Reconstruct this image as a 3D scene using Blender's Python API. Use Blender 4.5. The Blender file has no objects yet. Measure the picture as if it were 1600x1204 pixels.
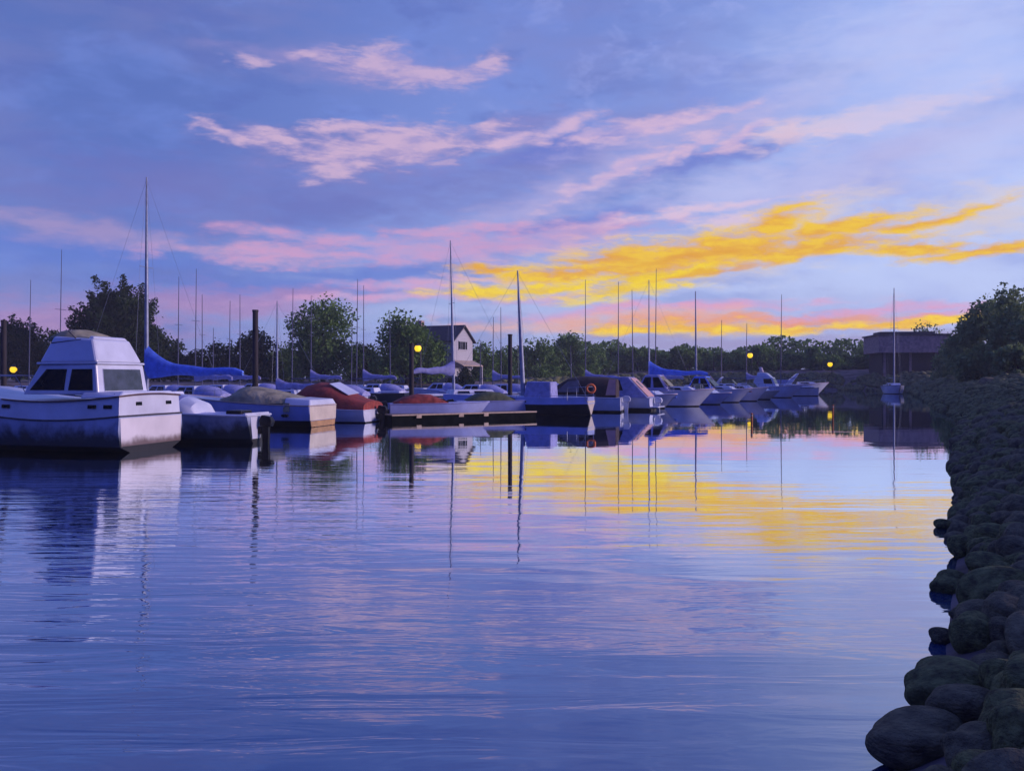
import bpy, bmesh, math, random
import numpy as np
from mathutils import Vector, Matrix
R = math.radians
random.seed(7); rng = np.random.default_rng(11)
C = bpy.context.scene.collection
scene = bpy.context.scene
H = 2.3; F = 1400.0; HY = 590.0            # eye height, focal length in photo pixels, horizon row

def X(px, Y): return (px-800.0)/F*Y
def Zp(py, Y): return H-(py-HY)/F*Y
def YW(py): return H*F/(py-HY)             # distance of a point on the water

# ------------------------------------------------------------------ materials
def lin(c):
    return tuple(((v/255)/12.92 if v/255 <= .04045 else ((v/255+.055)/1.055)**2.4) for v in c)
def new_mat(name):
    m = bpy.data.materials.new(name); m.use_nodes = True
    return m, m.node_tree.nodes, m.node_tree.links, m.node_tree.nodes['Principled BSDF']
def surf(name, col, rough=.5, var=.15, scale=3.0, bump=0.0, bscale=20.0, metal=0.0, col2=None, stretch=(1,1,1), spec=.5):
    m, N, Lk, b = new_mat(name)
    b.inputs['Roughness'].default_value = rough; b.inputs['Metallic'].default_value = metal
    b.inputs['Specular IOR Level'].default_value = spec
    tc = N.new('ShaderNodeTexCoord'); mp = N.new('ShaderNodeMapping'); mp.inputs['Scale'].default_value = stretch
    Lk.new(tc.outputs['Object'], mp.inputs[0])
    n = N.new('ShaderNodeTexNoise'); n.inputs['Scale'].default_value = scale; n.inputs['Detail'].default_value = 6
    Lk.new(mp.outputs[0], n.inputs['Vector'])
    r = N.new('ShaderNodeValToRGB'); r.color_ramp.elements[0].position = .32; r.color_ramp.elements[1].position = .68
    c2 = col2 if col2 else tuple(min(1, c*(1+var)) for c in col)
    c1 = tuple(c*(1-var) for c in col)
    r.color_ramp.elements[0].color = (*c1, 1); r.color_ramp.elements[1].color = (*c2, 1)
    Lk.new(n.outputs['Fac'], r.inputs[0]); Lk.new(r.outputs[0], b.inputs['Base Color'])
    if bump:
        n2 = N.new('ShaderNodeTexNoise'); n2.inputs['Scale'].default_value = bscale; n2.inputs['Detail'].default_value = 5
        Lk.new(tc.outputs['Object'], n2.inputs['Vector'])
        bp = N.new('ShaderNodeBump'); bp.inputs['Distance'].default_value = bump; bp.inputs['Strength'].default_value = .8
        Lk.new(n2.outputs['Fac'], bp.inputs['Height']); Lk.new(bp.outputs[0], b.inputs['Normal'])
    return m
def stained_hull(name, col, stain, z0, z1, rough=.35):
    """paint with algae and dirt that has crept up from the waterline in ragged patches"""
    m, N, Lk, b = new_mat(name)
    b.inputs['Roughness'].default_value = rough
    tc = N.new('ShaderNodeTexCoord'); sp = N.new('ShaderNodeSeparateXYZ'); Lk.new(tc.outputs['Object'], sp.inputs[0])
    mp = N.new('ShaderNodeMapping'); mp.inputs['Scale'].default_value = (1.2, 1.2, .9); Lk.new(tc.outputs['Object'], mp.inputs[0])
    n = N.new('ShaderNodeTexNoise'); n.inputs['Scale'].default_value = 1.6; n.inputs['Detail'].default_value = 8; n.inputs['Roughness'].default_value = .62
    Lk.new(mp.outputs[0], n.inputs['Vector'])
    mr = N.new('ShaderNodeMapRange'); mr.inputs['From Min'].default_value = z0; mr.inputs['From Max'].default_value = z1
    mr.inputs['To Min'].default_value = .75; mr.inputs['To Max'].default_value = -.35; mr.clamp = False
    Lk.new(sp.outputs['Z'], mr.inputs['Value'])
    ad = N.new('ShaderNodeMath'); ad.operation = 'ADD'; Lk.new(n.outputs['Fac'], ad.inputs[0]); Lk.new(mr.outputs[0], ad.inputs[1])
    ra = N.new('ShaderNodeMapRange'); ra.inputs['From Min'].default_value = .35; ra.inputs['From Max'].default_value = .95; ra.interpolation_type = 'SMOOTHSTEP'
    Lk.new(ad.outputs[0], ra.inputs['Value'])
    n3 = N.new('ShaderNodeTexNoise'); n3.inputs['Scale'].default_value = .9; n3.inputs['Detail'].default_value = 5
    Lk.new(tc.outputs['Object'], n3.inputs['Vector'])
    r3 = N.new('ShaderNodeValToRGB'); r3.color_ramp.elements[0].position = .3; r3.color_ramp.elements[1].position = .7
    r3.color_ramp.elements[0].color = (*[c*.82 for c in col], 1); r3.color_ramp.elements[1].color = (*[min(1, c*1.08) for c in col], 1)
    Lk.new(n3.outputs['Fac'], r3.inputs[0])
    mx = N.new('ShaderNodeMixRGB'); mx.inputs[2].default_value = (*stain, 1)
    Lk.new(ra.outputs[0], mx.inputs[0]); Lk.new(r3.outputs[0], mx.inputs[1]); Lk.new(mx.outputs[0], b.inputs['Base Color'])
    return m
def glow(name, col, s):
    m, N, Lk, b = new_mat(name)
    b.inputs['Base Color'].default_value = (*col, 1)
    b.inputs['Emission Color'].default_value = (*col, 1); b.inputs['Emission Strength'].default_value = s
    n = N.new('ShaderNodeTexNoise'); n.inputs['Scale'].default_value = 5
    return m

def leafmat(name, c1, c2):
    m = surf(name, c1, .8, .25, .5, col2=c2, spec=.15); N = m.node_tree.nodes; Lk = m.node_tree.links; b = N['Principled BSDF']
    tr = N.new('ShaderNodeBsdfTranslucent'); mx = N.new('ShaderNodeMixShader'); mx.inputs[0].default_value = .3
    Lk.new(b.inputs['Base Color'].links[0].from_socket, tr.inputs[0]); out = [n for n in N if n.type == 'OUTPUT_MATERIAL'][0]
    Lk.new(b.outputs[0], mx.inputs[1]); Lk.new(tr.outputs[0], mx.inputs[2]); Lk.new(mx.outputs[0], out.inputs[0]); return m
M = {}
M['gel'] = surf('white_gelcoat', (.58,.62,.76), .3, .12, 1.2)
M['gel_stained'] = stained_hull('stained_white_hull', (.66,.66,.74), (.05,.06,.06), .05, 1.0)
M['gel_grimy_shade'] = stained_hull('grimy_shaded_white_hull', (.36,.43,.64), (.022,.028,.034), .0, 1.25)  # grime stain over white; blue shade of the hull side put into the base
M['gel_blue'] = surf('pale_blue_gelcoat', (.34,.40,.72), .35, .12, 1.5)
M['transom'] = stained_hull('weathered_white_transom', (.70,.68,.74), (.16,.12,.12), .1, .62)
M['cream'] = surf('cream_gelcoat', (.62,.56,.48), .35, .10, 2)
M['tan'] = surf('tan_reflection_paint', (.42,.25,.12), .5, .2, 3)
M['black'] = surf('black_antifouling', (.010,.012,.016), .6, .3, 3)
M['darkhull'] = surf('dark_hull_paint', (.014,.018,.024), .35, .3, 2)
M['glass'] = surf('dark_window_glass', (.004,.005,.009), .12, .3, 1.5, spec=.12)
M['glass_aft'] = surf('clear_window_glass', (.03,.035,.06), .05, .6, 2.5, spec=.7)
M['wood'] = surf('teak_trim', (.10,.05,.04), .5, .3, 6)
M['rail'] = surf('dark_rub_rail', (.045,.04,.05), .5, .3, 8)
M['creamrail'] = surf('cream_rub_rail', (.42,.32,.24), .5, .2, 5)
M['alu'] = surf('anodised_mast', (.22,.26,.36), .45, .2, 4, metal=.25)
M['alu_dark'] = surf('weathered_mast', (.09,.10,.16), .5, .2, 4)
M['bluecanvas'] = surf('bright_blue_canvas', (.12,.25,.92), .8, .22, 4, .02, 5)
M['lilac'] = surf('faded_lilac_canvas', (.30,.32,.58), .8, .2, 4, .02, 6)
M['red'] = surf('rust_red_canvas', (.27,.040,.032), .8, .3, 2.5, .10, 2.6)
M['olive'] = surf('olive_canvas', (.085,.10,.045), .85, .3, 3, .10, 2.6)
M['khaki'] = surf('khaki_canvas', (.32,.285,.18), .85, .35, 2, .10, 2.6)
M['brown'] = surf('dark_brown_canvas', (.040,.022,.022), .85, .3, 3, .02, 6)
M['greypanel'] = surf('grey_vinyl_panel', (.20,.18,.20), .4, .2, 3)
M['pink'] = surf('pink_lit_vinyl', (.62,.33,.30), .45, .12, 3)  # pink evening light put into the vinyl's own colour
M['pile'] = surf('creosoted_pile', (.020,.016,.022), .8, .5, 3, .01, 14, stretch=(1,1,.2))
M['rust'] = surf('orange_stake_paint', (.55,.16,.05), .7, .3, 8)
M['ring'] = surf('orange_foam', (.75,.16,.04), .6, .12, 8)
M['motor'] = surf('black_cowling', (.008,.008,.012), .4, .2, 4, spec=.2)
M['dockwood'] = surf('weathered_planks', (.16,.13,.12), .85, .35, 4, .01, 10, stretch=(1,8,1))
M['dockside'] = surf('tarred_dock_side', (.006,.008,.008), .9, .5, 3, spec=.02)
M['lamp'] = glow('sodium_lamp', (1.0,.62,.015), 1.3)
M['steel'] = surf('dark_steel', (.03,.03,.04), .5, .2, 6)
M['housewall'] = surf('pale_clapboard', (.42,.42,.47), .75, .12, 2, .02, 3, stretch=(.2,.2,12))
M['roof'] = surf('slate_shingles', (.055,.05,.06), .85, .3, 3, .03, 9)
M['brickwall'] = surf('brown_brick', (.40,.27,.25), .85, .3, 2.2, .01, 18)
M['bark'] = surf('bark', (.030,.022,.018), .9, .3, 6, .02, 20)
M['leaf1'] = leafmat('dark_evergreen_leaves', (.018,.032,.012), (.035,.065,.018))
M['leaf2'] = leafmat('green_leaves', (.085,.17,.045), (.17,.29,.07))
M['leaf3'] = leafmat('grey_green_leaves', (.17,.25,.10), (.29,.38,.15))
M['rock'] = surf('mossy_boulder', (.14,.13,.075), .9, .4, 2.6, .05, 7, col2=(.24,.25,.10), spec=.12)
M['rock2'] = surf('slate_boulder', (.155,.135,.095), .9, .4, 2.2, .05, 8, col2=(.23,.205,.12), spec=.12)
M['earth'] = surf('bank_earth', (.16,.13,.12), .95, .4, .8, .08, 3, col2=(.24,.19,.19), spec=.1)

# ------------------------------------------------------------------ mesh helpers
def link_mesh(name, verts, faces, mat, parent=None, smooth=False, bevel=0.0, fix=True):
    me = bpy.data.meshes.new(name); me.from_pydata([tuple(v) for v in verts], [], faces)
    if fix:
        bm = bmesh.new(); bm.from_mesh(me); bmesh.ops.recalc_face_normals(bm, faces=bm.faces); bm.to_mesh(me); bm.free()
    if smooth:
        me.polygons.foreach_set('use_smooth', [True]*len(me.polygons))
        try: me.set_sharp_from_angle(angle=R(48))
        except Exception: pass
    me.materials.append(mat); me.update()
    o = bpy.data.objects.new(name, me); C.objects.link(o)
    if parent: o.parent = parent
    if bevel:
        b = o.modifiers.new('bevel', 'BEVEL'); b.width = bevel; b.segments = 2; b.limit_method = 'ANGLE'; b.angle_limit = R(30)
    return o
class MB:
    def __init__(s): s.V = []; s.F = []
    def add(s, v, f):
        n = len(s.V); s.V += [tuple(p) for p in v]; s.F += [tuple(i+n for i in q) for q in f]; return s
    def box(s, x0, x1, y0, y1, z0, z1):
        return s.add([(x0,y0,z0),(x1,y0,z0),(x1,y1,z0),(x0,y1,z0),(x0,y0,z1),(x1,y0,z1),(x1,y1,z1),(x0,y1,z1)],
                     [(0,3,2,1),(4,5,6,7),(0,1,5,4),(1,2,6,5),(2,3,7,6),(3,0,4,7)])
    def hexa(s, bot, top):
        return s.add(list(bot)+list(top), [(0,3,2,1),(4,5,6,7),(0,1,5,4),(1,2,6,5),(2,3,7,6),(3,0,4,7)])
    def plate(s, quad, t):
        """a thin slab on a quad, thickness t along its normal"""
        q = [Vector(p) for p in quad]; n = (q[1]-q[0]).cross(q[3]-q[0]).normalized()*t
        return s.hexa([p-n*.3 for p in q], [p+n for p in q])
    def loft(s, rings, cap=True, close=True):
        n = len(rings[0]); V = [p for r in rings for p in r]; Fc = []
        for i in range(len(rings)-1):
            for j in range(n if close else n-1):
                k = (j+1) % n
                Fc.append((i*n+j, i*n+k, (i+1)*n+k, (i+1)*n+j))
        if cap: Fc += [tuple(range(n))[::-1], tuple((len(rings)-1)*n+j for j in range(n))]
        return s.add(V, Fc)
    def tube(s, pts, r, n=6):
        pts = [Vector(p) for p in pts]; rs = r if isinstance(r, (list, tuple)) else [r]*len(pts); rings = []
        for i, p in enumerate(pts):
            d = (pts[min(i+1, len(pts)-1)]-pts[max(i-1, 0)]).normalized()
            a = d.cross(Vector((0,0,1))); a = a.normalized() if a.length > .05 else Vector((1,0,0)); b = d.cross(a).normalized()
            rings.append([tuple(p+(a*math.cos(2*math.pi*k/n)+b*math.sin(2*math.pi*k/n))*rs[i]) for k in range(n)])
        return s.loft(rings)
    def ball(s, c, r, sc=(1,1,1), n=10, m=7):
        rings = []
        for i in range(1, m):
            t = math.pi*i/m
            rings.append([(c[0]+r*sc[0]*math.sin(t)*math.cos(2*math.pi*k/n), c[1]+r*sc[1]*math.sin(t)*math.sin(2*math.pi*k/n), c[2]+r*sc[2]*math.cos(t)) for k in range(n)])
        return s.loft(rings)
    def dome(s, prof, z0, n=10, pw=.75):
        """canvas stretched over hoops; prof = (x, height, half width[, base z])"""
        rings = []
        for p in prof:
            x, h, w = p[:3]; zb = p[3] if len(p) > 3 else z0
            ring = [(x, w*math.cos(math.pi*k/n)*(1 if 0 < k < n else 1), zb+h*math.sin(math.pi*k/n)**pw) for k in range(n+1)]
            rings.append(ring)
        return s.loft(rings)
    def build(s, name, mat, parent=None, smooth=False, bevel=0.0):
        return link_mesh(name, s.V, s.F, M[mat] if isinstance(mat, str) else mat, parent, smooth, bevel)
def tag(o, label=None, cat=None, group=None, kind=None):
    if label: o['label'] = label
    if cat: o['category'] = cat
    if group: o['group'] = group
    if kind: o['kind'] = kind
    return o
def empty(name, loc, rz=0.0, label=None, cat=None, group=None, sc=1.0):
    o = bpy.data.objects.new(name, None); C.objects.link(o); o.location = loc; o.rotation_euler = (0,0,rz); o.scale = (sc,)*3
    o.empty_display_size = .3
    return tag(o, label, cat, group)
def copy_tree(o, parent=None):
    c = o.copy(); C.objects.link(c)
    if parent: c.parent = parent
    for ch in list(o.children): copy_tree(ch, c)
    return c
HEAD = math.atan2(.215, -.977)            # bows towards the left, slightly away; local +y side faces the camera

# ------------------------------------------------------------------ terrain
shore = [(-3,-60),(-1.2,-8),(.6,1.5),(1.9,4.6),(2.55,5.8),(3.3,6.8),(3.95,8.1),(5.05,10.2),(8.1,16),(14.6,29.3),(23.2,46),(38,81),(58,128),(66,150),(60,163),(38,167),(18,160),(5,138),(-5,112),(-30,107),(-60,105),(-110,101),(-320,100),(-420,-60)]
P0 = np.array(shore); P1 = np.roll(P0, -1, axis=0)
def sdist(x, y):
    """positive on land"""
    p = np.stack([np.asarray(x, float).ravel(), np.asarray(y, float).ravel()], 1)
    d = np.full(len(p), 1e9); ins = np.zeros(len(p), bool)
    for a, b in zip(P0, P1):
        ab = b-a; t = np.clip(((p-a)@ab)/(ab@ab), 0, 1); q = a+t[:,None]*ab
        d = np.minimum(d, np.hypot(*(p-q).T))
        if a[1] != b[1]:
            c = ((a[1] > p[:,1]) != (b[1] > p[:,1])) & (p[:,0] < (b[0]-a[0])*(p[:,1]-a[1])/(b[1]-a[1])+a[0]); ins ^= c
    return np.where(ins, -d, d).reshape(np.shape(x))
def gz(x, y):
    x = np.asarray(x, float); y = np.asarray(y, float)
    d = sdist(x, y)
    k = np.clip((x-5)/25, 0, 1); crest = 1.7+1.3*k+1.1*np.clip((y-90)/60, 0, 1)*k
    up = crest*(1-np.exp(-np.maximum(d, 0)*.62/crest))
    wav = .12*np.sin(x*1.3+y*.7)*np.sin(y*.9-x*.4)*np.clip(d/3, 0, 1)
    return np.where(d > 0, up+wav, np.maximum(-2.5, d*.5))
def gz1(x, y): return float(gz(np.array([x]), np.array([y]))[0])
def ray_ground(px, py, zoff=0.0):
    for Y in np.arange(3.5, 200, .04):
        x = X(px, Y); z = Zp(py, Y)
        if max(0, gz1(x, Y))+zoff >= z: return x, Y, max(0, gz1(x, Y))
    return X(px, 60), 60, 0

gx = np.concatenate([np.linspace(-800,-200,10), np.linspace(-190,-10,50), np.linspace(-8,30,100), np.linspace(31,100,90), np.linspace(105,800,16)])
gy = np.concatenate([np.linspace(-300,-20,8), np.linspace(-15,60,150), np.linspace(61,200,130), np.linspace(210,800,16)])
GX, GY = np.meshgrid(gx, gy); GZ = gz(GX, GY)
nx = len(gx); ny = len(gy)
fc = [(j*nx+i, j*nx+i+1, (j+1)*nx+i+1, (j+1)*nx+i) for j in range(ny-1) for i in range(nx-1)]
g = link_mesh('ground', np.stack([GX.ravel(), GY.ravel(), GZ.ravel()], 1), fc, M['earth'], smooth=True, fix=False)
tag(g, kind='structure')

# ------------------------------------------------------------------ water
def water_mat():
    m, N, Lk, b = new_mat('harbour_water'); N.remove(b)
    out = [n for n in N if n.type == 'OUTPUT_MATERIAL'][0]
    geo = N.new('ShaderNodeNewGeometry')
    def noise(sx, sy, rot, detail, dist=0.0, off=0.0):
        mp = N.new('ShaderNodeMapping'); mp.inputs['Scale'].default_value = (sx, sy, 1); mp.inputs['Rotation'].default_value = (0,0,R(rot)); mp.inputs['Location'].default_value = (off, off*2, off)
        Lk.new(geo.outputs['Position'], mp.inputs[0])
        n = N.new('ShaderNodeTexNoise'); n.inputs['Scale'].default_value = 1; n.inputs['Detail'].default_value = detail; n.inputs['Distortion'].default_value = dist; n.inputs['Roughness'].default_value = .5
        Lk.new(mp.outputs[0], n.inputs['Vector']); return n.outputs['Fac']
    def bump(h, dist, prev=None):
        bp = N.new('ShaderNodeBump'); bp.inputs['Strength'].default_value = 1; bp.inputs['Distance'].default_value = dist
        Lk.new(h, bp.inputs['Height'])
        if prev: Lk.new(prev, bp.inputs['Normal'])
        return bp.outputs[0]
    # broad slow swell, middle ripples and short cat's-paws
    # faint gusts: the ripples are stronger in some long patches than in others
    gm = N.new('ShaderNodeMapRange'); Lk.new(noise(.025, .14, 8, 2, .3, 6.6), gm.inputs[0]); gm.inputs[1].default_value = .38; gm.inputs[2].default_value = .62; gm.inputs[3].default_value = .55; gm.inputs[4].default_value = 1.9
    # sheltered between the moored boats and the far bank, the water lies calmer there
    sy = N.new('ShaderNodeSeparateXYZ'); Lk.new(geo.outputs['Position'], sy.inputs[0])
    cm = N.new('ShaderNodeMapRange'); cm.inputs[1].default_value = 7; cm.inputs[2].default_value = 26; cm.inputs[3].default_value = 1.6; cm.inputs[4].default_value = .22; Lk.new(sy.outputs['Y'], cm.inputs[0])
    g0 = N.new('ShaderNodeMath'); g0.operation = 'MULTIPLY'; Lk.new(gm.outputs[0], g0.inputs[0]); Lk.new(cm.outputs[0], g0.inputs[1])
    # the breeze comes in from the open left side and dies towards the stone bank
    xm = N.new('ShaderNodeMapRange'); xm.inputs[1].default_value = -9; xm.inputs[2].default_value = 0; xm.inputs[3].default_value = 4.0; xm.inputs[4].default_value = .50; Lk.new(sy.outputs['X'], xm.inputs[0])
    gc = N.new('ShaderNodeMath'); gc.operation = 'MULTIPLY'; Lk.new(g0.outputs[0], gc.inputs[0]); Lk.new(xm.outputs[0], gc.inputs[1])
    def calm(h):
        m_ = N.new('ShaderNodeMath'); m_.operation = 'MULTIPLY'; Lk.new(h, m_.inputs[0]); Lk.new(cm.outputs[0], m_.inputs[1]); return m_.outputs[0]
    b1 = bump(calm(noise(.13, .62, 4, 2, .5)), WAVE[0])
    def gust(h):
        m_ = N.new('ShaderNodeMath'); m_.operation = 'MULTIPLY'; Lk.new(h, m_.inputs[0]); Lk.new(gc.outputs[0], m_.inputs[1]); return m_.outputs[0]
    b2 = bump(gust(noise(.55, 2.6, -3, 3, .8, 3.1)), WAVE[1], b1)
    b3 = bump(gust(noise(2.5, 9.0, 6, 2, .5, 9.7)), WAVE[2], b2)
    gl = N.new('ShaderNodeBsdfGlossy'); gl.inputs['Roughness'].default_value = .01; gl.inputs['Color'].default_value = (.90,.95,1,1)
    Lk.new(b3, gl.inputs['Normal'])
    df = N.new('ShaderNodeBsdfDiffuse'); df.inputs['Color'].default_value = (.010,.056,.205,1)
    fr = N.new('ShaderNodeFresnel'); fr.inputs['IOR'].default_value = 1.55; Lk.new(b2, fr.inputs['Normal'])
    mr = N.new('ShaderNodeMapRange'); mr.inputs['To Min'].default_value = .09; mr.inputs['From Max'].default_value = .50; Lk.new(fr.outputs[0], mr.inputs[0])
    mx = N.new('ShaderNodeMixShader'); Lk.new(mr.outputs[0], mx.inputs[0]); Lk.new(df.outputs[0], mx.inputs[1]); Lk.new(gl.outputs[0], mx.inputs[2])
    Lk.new(mx.outputs[0], out.inputs[0])
    return m
WAVE = (.019, .0048, .0006)
w = link_mesh('water', [(-799,-299,0),(799,-299,0),(799,799,0),(-799,799,0)], [(0,1,2,3)], water_mat(), fix=False)
tag(w, kind='structure')

# ------------------------------------------------------------------ boats
ROWS = []
def hull(root, L, B, fs, fb, top='gel', bot='black', rail='rail', deck='gel', tw=.85, rake=.12, cf=.86, boot=.10, full=2.4, railr=.035, sag=0.0, deckz=0.0):
    n = 20; rows = {k: [] for k in 'smck'}
    for i in range(n+1):
        t = i/n
        wd = B/2*(tw+(1-tw)*math.sin(min(t/.4, 1)*math.pi/2))*(1-max(0, (t-.4)/.6)**full)+.015
        zs = fs+(fb-fs)*t**1.6-sag*math.sin(math.pi*min(1, t*1.6))
        xl = L*t*(1-rake*t*t)
        cc = cf+(.86-cf)*min(1, t*2)
        rows['s'].append((L*t, wd, zs)); rows['m'].append(((L*t+xl)/2, wd*(.5+.5*cc)+.02*B*(cc > .8), (zs+boot)/2)); rows['c'].append((xl, wd*cc, boot))
        rows['k'].append((xl*.97, 0, -.45*(1-.7*t*t)))
    mb = MB()
    flip = lambda p: (p[0], -p[1], p[2])
    ring = lambda i: [rows['s'][i], rows['m'][i], rows['c'][i], flip(rows['c'][i]), flip(rows['m'][i]), flip(rows['s'][i])]
    rings = [ring(i) for i in range(n+1)]
    V = [p for r in rings for p in r]; Fc = []
    for i in range(n):
        for j in (0,1,3,4): Fc.append((i*6+j, i*6+j+1, (i+1)*6+j+1, (i+1)*6+j))
    Fc += [(0,1,4,5),(1,2,3,4)]
    mb.add(V, Fc).build('hull', top, root, True)
    mb = MB(); V = []; Fc = []
    for i in range(n+1): V += [rows['c'][i], rows['k'][i], flip(rows['c'][i])]
    for i in range(n): Fc += [(i*3, i*3+1, i*3+4, i*3+3), (i*3+1, i*3+2, i*3+5, i*3+4)]
    Fc.append((0,1,2)); mb.add(V, Fc).build('hull_bottom', bot, root, True)
    mb = MB(); V = []; Fc = []
    for i in range(n+1):
        s = rows['s'][i]; V += [(s[0], s[1], s[2]-.01-deckz), (s[0], 0, s[2]+.05-deckz), (s[0], -s[1], s[2]-.01-deckz)]
    for i in range(n): Fc += [(i*3, i*3+1, i*3+4, i*3+3), (i*3+1, i*3+2, i*3+5, i*3+4)]
    mb.add(V, Fc).build('deck', deck, root, True)
    pts = [(p[0], p[1]+.01, p[2]) for p in rows['s']]
    pr = pts+[flip(p) for p in pts[::-1]]
    m2 = MB(); m2.tube(pr+[pr[0]], railr, 6); m2.build('rub_rail', rail, root, True)
    ROWS.append(rows); return rows
def winpane(parent, quad, mat='glass', frame=None, t=.015, name='window'):
    o = MB().plate(quad, t).build(name, mat, parent)
    if frame:
        q = [Vector(p) for p in quad]; mb = MB()
        for i in range(4): mb.tube([q[i], q[(i+1) % 4]], .022, 4)
        mb.build('frame', frame, o)
    return o
def cabin(root, x0, x1, hw0, hw1, z0, z1, fs=.3, bs=.1, mat='gel', name='cabin', win=None, bevel=.05):
    """trunk cabin; x0 aft, x1 forward; fs / bs how far front and back lean in"""
    bot = [(x0,-hw0,z0),(x1,-hw0*.85,z0),(x1,hw0*.85,z0),(x0,hw0,z0)]
    top = [(x0+bs,-hw1,z1),(x1-fs,-hw1*.85,z1),(x1-fs,hw1*.85,z1),(x0+bs,hw1,z1)]
    o = MB().hexa(bot, top).build(name, mat, root, False, bevel)
    L_ = lambda u, v, s: tuple(Vector(bot[3 if s > 0 else 0]).lerp(Vector(bot[2 if s > 0 else 1]), u).lerp(Vector(top[3 if s > 0 else 0]).lerp(Vector(top[2 if s > 0 else 1]), u), v))
    for (u0, u1, v0, v1) in (win or []):
        for s in (1, -1):
            q = [L_(u0,v0,s), L_(u1,v0,s), L_(u1,v1,s), L_(u0,v1,s)]
            if s > 0: q = [q[1], q[0], q[3], q[2]]
            q = [(p[0], p[1]+.006*s, p[2]) for p in q]
            winpane(o, q)
    return o
def stanchions(root, rows, h=.55, k0=0, k1=20, mat='alu', r=.014, step=3):
    mb = MB()
    for s in (1, -1):
        top = [(p[0]-.03, s*max(0, p[1]-.08), p[2]+h) for p in rows['s'][k0:k1+1]]
        mb.tube(top, r, 5)
        for i in range(k0, k1+1, step):
            p = rows['s'][i]; mb.tube([(p[0]-.03, s*max(0, p[1]-.08), p[2]), (p[0]-.03, s*max(0, p[1]-.08), p[2]+h)], r, 5)
    return mb.build('guard_rail', mat, root)
def outboard(root, y=0.0, z=.75, mat='motor', sc=1.0):
    e = MB(); s = sc
    e.loft([[(-.12*s,y-.15*s,z),(-.12*s,y+.15*s,z),(-.55*s,y+.15*s,z-.02),(-.55*s,y-.15*s,z-.02)],
            [(-.08*s,y-.17*s,z+.22*s),(-.08*s,y+.17*s,z+.22*s),(-.62*s,y+.17*s,z+.18*s),(-.62*s,y-.17*s,z+.18*s)],
            [(-.16*s,y-.12*s,z+.42*s),(-.16*s,y+.12*s,z+.42*s),(-.52*s,y+.12*s,z+.36*s),(-.52*s,y-.12*s,z+.36*s)]])
    o = e.build('outboard_motor', mat, root, True, .03*s)
    MB().hexa([(-.42*s,y-.06,-.35),(-.22*s,y-.06,-.35),(-.22*s,y+.06,-.35),(-.42*s,y+.06,-.35)], [(-.45*s,y-.08,z),(-.16*s,y-.08,z),(-.16*s,y+.08,z),(-.45*s,y+.08,z)]).build('motor_leg', mat, o)
    MB().box(-.16*s, .05, y-.11, y+.11, z-.28, z-.02).build('mounting_bracket', mat, o)
    return o

# --- 1: the big old cabin cruiser at the left
C1 = (-11.5, 28.62, 0)
t = empty('cabin_cruiser', C1, HEAD, 'large old white flybridge cruiser with a grimy hull, nearest boat at the far left', 'boat')
rows = hull(t, 10.2, 3.35, 1.13, 1.75, 'gel_grimy_shade', 'black', 'rail', 'gel', tw=.97, boot=.20, full=3.0, sag=.22, railr=.03, cf=.97)
# upper topsides between the rub rail and the deck edge
V = []; Fc = []; n = len(rows['s'])
upz = lambda i: rows['s'][i][2]+.62-.10*(i/(n-1))
for i, p in enumerate(rows['s']):
    y1 = max(.01, p[1]-.07)
    V += [(p[0]+.03*(i == 0), y1+.03, p[2]-.02), (p[0]+.05, y1-.02, upz(i)), (p[0]+.05, -y1+.02, upz(i)), (p[0]+.03*(i == 0), -y1-.03, p[2]-.02)]
for i in range(n-1):
    a = i*4; b_ = a+4
    Fc += [(a,a+1,b_+1,b_), (a+1,a+2,b_+2,b_+1), (a+2,a+3,b_+3,b_+2)]
Fc.append((0,1,2,3))
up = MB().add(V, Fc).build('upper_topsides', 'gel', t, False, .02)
# moulding under the aft deck, with the curved white aft coaming over it
pts = [(rows['s'][i][0]+.05, max(.01, rows['s'][i][1]-.045), upz(i)-.02) for i in range(0, 9)]
ring = [(p[0], -p[1], p[2]) for p in pts[::-1]]
N2 = 8
aft = [(.03-.05*math.sin(math.pi*k/N2), -pts[0][1]+2*pts[0][1]*k/N2, pts[0][2]+.07*math.sin(math.pi*k/N2)) for k in range(N2+1)]
MB().tube(ring[:-1]+aft+pts[1:], .028, 6).build('deck_moulding', 'wood', t, True)
prof = [[(.05,-1.5,1.72),(.05,1.5,1.72),(1.5,1.5,1.66),(1.5,-1.5,1.66)], [(.12,-1.25,1.88),(.12,1.25,1.88),(1.5,1.3,1.86),(1.5,-1.3,1.86)]]
MB().loft(prof).build('aft_coaming', 'gel', t, False, .06)
for x in (.28,.82,3.85,4.4):                               # side portholes
    for s in (1, -1):
        i = x/10.2*20; k = int(i); y = rows['s'][k][1]+(rows['s'][k+1][1]-rows['s'][k][1])*(i-k)-.045
        q = [(x,y,1.36),(x+.28,y,1.36),(x+.28,y-.012,1.47),(x,y-.012,1.47)] if s > 0 else [(x+.28,-y,1.36),(x,-y,1.36),(x,-y+.012,1.47),(x+.28,-y+.012,1.47)]
        winpane(t, [q[1],q[0],q[3],q[2]], name='porthole', t=.02)
for y in (.62,-.95):
    winpane(t, [(.032,y+.14,1.44),(.032,y-.14,1.44),(.045,y-.14,1.55),(.045,y+.14,1.55)], name='porthole', t=.02)
MB().plate([(-.014,1.55,.21),(-.014,-1.55,.21),(-.014,-1.60,1.07),(-.014,1.60,1.07)][::-1], .025).build('transom_panel', 'transom', t, False, .01)
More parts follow.
